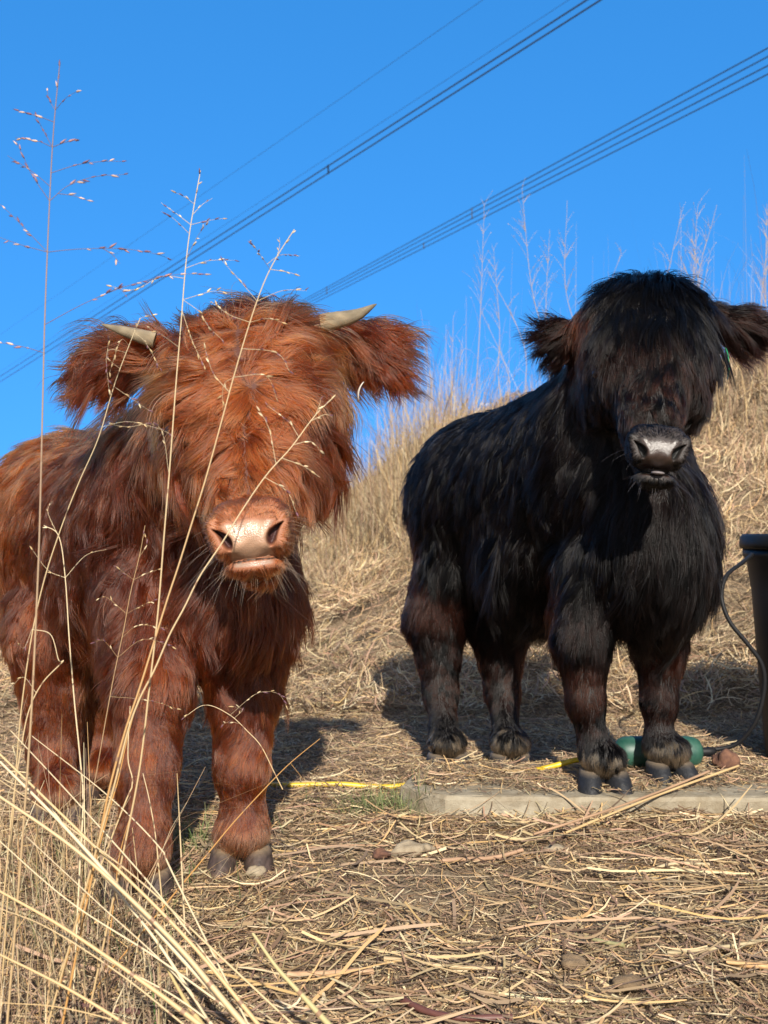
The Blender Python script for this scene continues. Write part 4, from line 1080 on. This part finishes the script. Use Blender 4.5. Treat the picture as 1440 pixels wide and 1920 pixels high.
for k, (a_, lab) in enumerate([
    ([(244, 1324), (240, 1420), (248, 1470), (225, 1530)], 'broken pale stalk standing by the calf\'s left knee'),
    ([(332, 1450), (336, 1530), (340, 1610)], 'short upright stalk between the calf\'s forelegs'),
    ([(262, 1300), (240, 1380), (222, 1460), (205, 1520)], 'flattened pale stalk beside the broken one'),
    ([(268, 1450), (280, 1500), (292, 1570), (300, 1650)], 'orange stalk in front of the calf\'s left shin'),
    ([(248, 1552), (258, 1640), (262, 1690)], 'bent straw folded over at the left hoof'),
    ([(252, 1505), (225, 1600), (215, 1680)], 'short brown stalk leaning left of the front hoof')]):
    grass_stem(a_, 1.12 + .02 * k, .0016, lab, c0=[TAN, PALE, ORG][k % 3], c1=[PALE, TAN, ORG][k % 3], seed=30 + k, group='short broken stalks by the reddish calf\'s front hoof')

# leaning bundle of stalks at the bottom left
BL = [((0, 1428), (130, 1560), (330, 1785), (470, 1935), .92, .0028), ((-20, 1395), (180, 1590), (350, 1760), (500, 1940), .94, .0024), ((-20, 1480), (150, 1600), (320, 1760), (440, 1900), .90, .0030),
      ((20, 1370), (150, 1510), (300, 1680), (430, 1850), .98, .0018), ((-20, 1560), (130, 1690), (300, 1800), (480, 1930), .90, .0018), ((-20, 1660), (120, 1740), (280, 1850), (400, 1940), .88, .0026),
      ((-10, 1700), (90, 1740), (230, 1830), (380, 1950), .90, .0016), ((60, 1380), (200, 1490), (300, 1590), (330, 1650), 1.02, .0016), ((70, 1480), (160, 1600), (290, 1760), (400, 1930), .96, .0020),
      ((-20, 1780), (120, 1850), (250, 1930), (330, 1990), .86, .0022), ((-20, 1450), (100, 1530), (260, 1650), (420, 1800), .93, .0016), ((40, 1560), (180, 1690), (330, 1830), (420, 1960), .91, .0015),
      ((100, 1740), (200, 1800), (330, 1870), (450, 1960), .93, .0018), ((0, 1880), (120, 1890), (260, 1930), (340, 1990), .90, .0016)]
BLAB = ['long bleached stalk at the middle of the leaning sheaf', 'long tan stalk just above the thickest one in the leaning sheaf', 'thickest golden stalk of the leaning sheaf', 'thin stalk at the upper edge of the sheaf, over the calf\'s hind leg',
        'thin bleached stalk below the thickest one of the sheaf', 'thick tan stalk at the lower side of the leaning sheaf', 'thin golden stalk low in the leaning sheaf', 'short pale stalk crossing the shadowed gap behind the calf\'s foreleg',
        'bleached stalk starting in front of the calf\'s hind hoof', 'tan stalk crossing the bottom left corner of the view', 'slender golden stalk along the top of the leaning sheaf', 'thin pale stalk filling the middle of the leaning sheaf',
        'bleached thin stalk near the bottom, inside the sheaf', 'lowest nearly level tan stalk at the bottom left edge']
for k, (a_, b_, c_, e_, d, w_) in enumerate(BL):
    cc = [PALE, TAN * 1.15, A([.42, .31, .17]), PALE * .9][k % 4]
    grass_stem([a_, b_, c_, e_], d, w_, BLAB[k], c0=cc, c1=cc, seed=50 + k, group='leaning dry stalks at the bottom left', cat='dry stalk', d1=d + .05)
grass_stem([(474, 1750), (520, 1815), (570, 1870), (620, 1925)], .93, .0032, 'thick greenish straw lying diagonal at the bottom middle', c0=A([.32, .27, .13]), c1=A([.38, .32, .16]), seed=70, cat='dry stalk', group='thick loose stalks in front')
grass_stem([(310, 1810), (350, 1880), (385, 1930)], .95, .0030, 'thick golden straw beside the sheaf at the bottom edge', c0=A([.36, .27, .12]), c1=A([.38, .29, .13]), seed=71, cat='dry stalk', group='thick loose stalks in front')
def lying(px0, py0, px1, py1, w_, c, lab, lift=.006, n=18, bow=.0, seed=0):
    g = rng(seed); d0, d1 = CAM_H * F / (py0 - 1000), CAM_H * F / (py1 - 1000); a, b = P(px0, py0, d0), P(px1, py1, d1)
    p = np.linspace(0, 1, n)[:, None] * (b - a) + a; p = p + np.sin(np.linspace(0, math.pi, n))[:, None] * np.cross(unit(b - a), A([0, 0, 1])) * bow
    sf = surf(p[:, 0], p[:, 1]); zl = np.linspace(sf[0] + lift, sf[-1] + lift, n); p[:, 2] = np.maximum(zl + w_, sf + w_) if lift >= .01 else sf + lift + w_; v, f = tubes(p[None], np.full((1, n), w_) * g.uniform(.85, 1.1, (1, n)), 7)
    cols = np.tile(c, (len(v), 1)) * g.uniform(.8, 1.15, (len(v), 1))
    tag(mesh_obj('dry_stalk', v, f, M_stem, None, cols), lab, 'dry stalk')
lying(828, 1626, 980, 1606, .0034, A([.29, .18, .11]), 'pinkish stalk lying left of the bare dirt patch', seed=1)
lying(1000, 1590, 1330, 1500, .0022, A([.30, .19, .115]), 'long pinkish stalk resting over the slab edge', .016, bow=.01, seed=2)
lying(1060, 1592, 1385, 1492, .0022, A([.42, .29, .14]), 'long golden stalk resting over the slab edge', .019, bow=-.006, seed=3)
lying(1190, 1650, 1330, 1625, .0024, A([.42, .33, .20]), 'pale straw lying in the middle of the right side litter', seed=4)
lying(1250, 1798, 1440, 1782, .0026, A([.30, .24, .14]), 'dull olive straw lying near the lower right edge', seed=5)
lying(1362, 1812, 1500, 1830, .0036, A([.40, .24, .11]), 'thick orange stalk entering from the lower right edge', seed=6)
lying(720, 1815, 1040, 1832, .0024, A([.36, .26, .14]), 'long straw lying across the lower middle', seed=7)
lying(752, 1888, 960, 1924, .0036, A([.10, .040, .032]), 'dark reddish weed stem lying at the bottom edge', .006, bow=.02, seed=8)
lying(540, 1832, 700, 1842, .0034, A([.34, .21, .12]), 'thick salmon coloured stalk lying at the bottom middle', seed=9)
lying(120, 1888, 260, 1900, .0034, A([.09, .04, .035]), 'dark reddish stem lying under the sheaf', .006, seed=10)
lying(1080, 1750, 1170, 1775, .0026, A([.26, .24, .12]), 'short greenish straw among the lower right litter', seed=11)

# ------------------------------------------------------------------ tall reeds on the bank
def reed(px, top, d, seed, label, leaves=3, spread=1.0, wst=.0028):
    g = rng(seed); x = (px - 720) / F * d; z0 = float(gz(x, d)); tip = P(px + g.normal() * 8, top, d); base = A([x + g.normal() * .05, d, z0 - .01])
    root = empty('reed', base, label=label, cat='reed', group='tall dry reeds on top of the bank')
    tip = tip + A([g.normal() * .10, 0, g.normal() * .05]); sp = spline([tip, tip * .6 + base * .4 + A([g.normal() * .06, 0, 0]), tip * .3 + base * .7 + A([g.normal() * .02, 0, 0]), base], 24); ge = Geo2(); ge.tube(sp, wst * .25, wst, TAN * .8, TAN, 5); ge.build('stalk', M_stem, root)
    Hh = tip[2] - z0
    for k in range(leaves):
        u = g.uniform(.35, .8); p0 = sp[int(u * 23)]; sx = g.choice([-1, 1]); L_ = g.uniform(.18, .34) * Hh
        t = np.linspace(0, 1, 9)[:, None]; out = A([sx * 1.0, g.normal() * .5, 0])
        pts = p0 + out * (t * .45 * L_) + A([0, 0, 1]) * (L_ * (.75 * t - 1.15 * t ** 2.2))
        v, f = ribbons(pts[None], unit(A([[.1, 1, .3]])), (.011 * (1 - t[:, 0] ** 2 * .8))[None]); mesh_obj('leaf', v, f, M_reed, root, np.tile(TAN * g.uniform(.7, 1.2), (len(v), 1)))
    gb = Geo2()
    for k in range(int(14 * spread) + 4):
        u = g.uniform(.02, .42); p0 = sp[int(u * 23)]; sx = g.choice([-1, 1]); L_ = (.07 + .25 * u) * Hh * g.uniform(.6, 1.2)
        t = np.linspace(0, 1, 8)[:, None]; pts = p0 + A([sx * g.uniform(.15, .5), g.normal() * .25, .0]) * t * L_ + A([0, 0, 1]) * L_ * (.9 * t - .25 * t ** 2)
        gb.tube(pts, .0007, .0004, TAN, TAN, 3); spikelets(pts, g, .05, .010, gb, (TAN, TAN * .7))
    gb.build('seed_head', M_stem, root)
RE = [(912, 385, 5.6, 1.3), (985, 452, 6.0, 1.0), (1068, 352, 5.5, 1.6), (1100, 380, 5.9, 1.0), (1042, 430, 5.8, .8), (1252, 388, 5.0, 1.3), (1290, 430, 5.2, 1.2), (1318, 470, 5.0, 1.0), (1345, 440, 5.3, 1.0), (1382, 350, 5.0, 1.5),
      (1404, 360, 5.2, 1.2), (1432, 400, 5.1, 1.3), (1230, 400, 5.3, .8), (1180, 480, 5.4, .8), (853, 620, 5.0, .3), (935, 600, 5.3, .4), (1005, 500, 5.6, .8), (812, 660, 4.9, .3), (770, 700, 5.0, .3), (735, 735, 5.1, .3), (1460, 380, 5.1, 1.2)]
RL = ['tall feathery reed left of the black calf\'s ear', 'reed with a faint seed head between the two feathery ones', 'tallest feathery reed behind the black calf\'s left ear', 'thin reed just right of the tallest one', 'short reed left beside the tallest one',
      'feathery reed above the black calf\'s right horn side', 'leaning reed above the black calf\'s right ear', 'short reed right above the black calf\'s ear fur', 'bushy reed behind the black calf\'s right ear', 'high reed in the upper right cluster',
      'second high reed in the right cluster', 'reed nearest the right edge of the view', 'slender reed at the left of the right cluster', 'lone low reed directly over the black calf\'s poll', 'bare bent reed over the black calf\'s rump',
      'leafy reed over the black calf\'s back', 'fine reed in front of the sky beside the black ear', 'bare reed just left of the black rump', 'low leafy reed on the slope beside the red ear fringe', 'lowest reed at the left end of the row', 'reed cut by the right edge of the view']
for k, (px, top, d, spr) in enumerate(RE): reed(px, top, d, 300 + k, RL[k], leaves=4 if spr < .5 else 2, spread=spr)

# ------------------------------------------------------------------ power lines
M_wire = simple_mat('wire', (.02, .022, .026), .5)
def wires(label, ends, rad, spac=()):
    """ends: list of (px, py, d) pairs per wire"""
    P0 = [(P(*a), P(*b)) for a, b in ends]
    root = empty('power_line', (P0[0][0][0], P0[0][0][1], 0), label=label, cat='power line', group='overhead power lines crossing the sky')
    curves = []
    for a, b in P0:
        e = b + (b - a) * .6; s_ = a + (a - b) * .25
        t = np.linspace(0, 1, 40)[:, None]; p = s_ + (e - s_) * t - A([0, 0, 1.0]) * (4 * t * (1 - t)) * 0.0
        v, f = tubes(p[None], np.full((1, 40), rad), 6); mesh_obj('wire', v, f, M_wire, root); curves.append(p)
    for px, i_, j_ in spac:
        def at(p):
            pr_x = 720 + F * p[:, 0] / p[:, 1]; k = np.argmin(np.abs(pr_x - px)); q_ = p[k - 1] if False else None
            u = np.interp(-px, -pr_x[::1], np.arange(len(p))) if pr_x[0] > pr_x[-1] else np.interp(px, pr_x, np.arange(len(p)))
            k = int(u); return p[k] + (p[min(k + 1, len(p) - 1)] - p[k]) * (u - k)
        a, b = at(curves[i_]), at(curves[j_]); ex_ = unit(b - a); a, b = a - ex_ * rad * 2, b + ex_ * rad * 2
        v, f = tubes((a + (b - a) * np.linspace(0, 1, 4)[:, None])[None], np.full((1, 4), rad * 1.3), 6); mesh_obj('spacer', v, f, M_wire, root)
wires('pair of dark overhead cables joined by a spacer crossing the middle of the sky', [((1100, 0, 40), (0, 706, 125)), ((1126, 0, 40), (0, 716, 125))], .032, [(616, 0, 1)])
wires('set of four close overhead cables running down from the right edge of the sky', [((1440, 90, 42), (590, 551, 90)), ((1440, 106, 42), (590, 556, 90)), ((1440, 123, 42), (590, 562, 90)), ((1440, 139, 42), (590, 568, 90))], .025, [(795, 2, 3), (886, 0, 2), (612, 0, 2)])
wires('faintest overhead cable, the uppermost one in the sky', [((905, 0, 60), (83, 570, 150))], .012)
wires('faint overhead cable just above the dark pair', [((1066, 0, 60), (167, 588, 140))], .012)
print('hair curves and scene built')
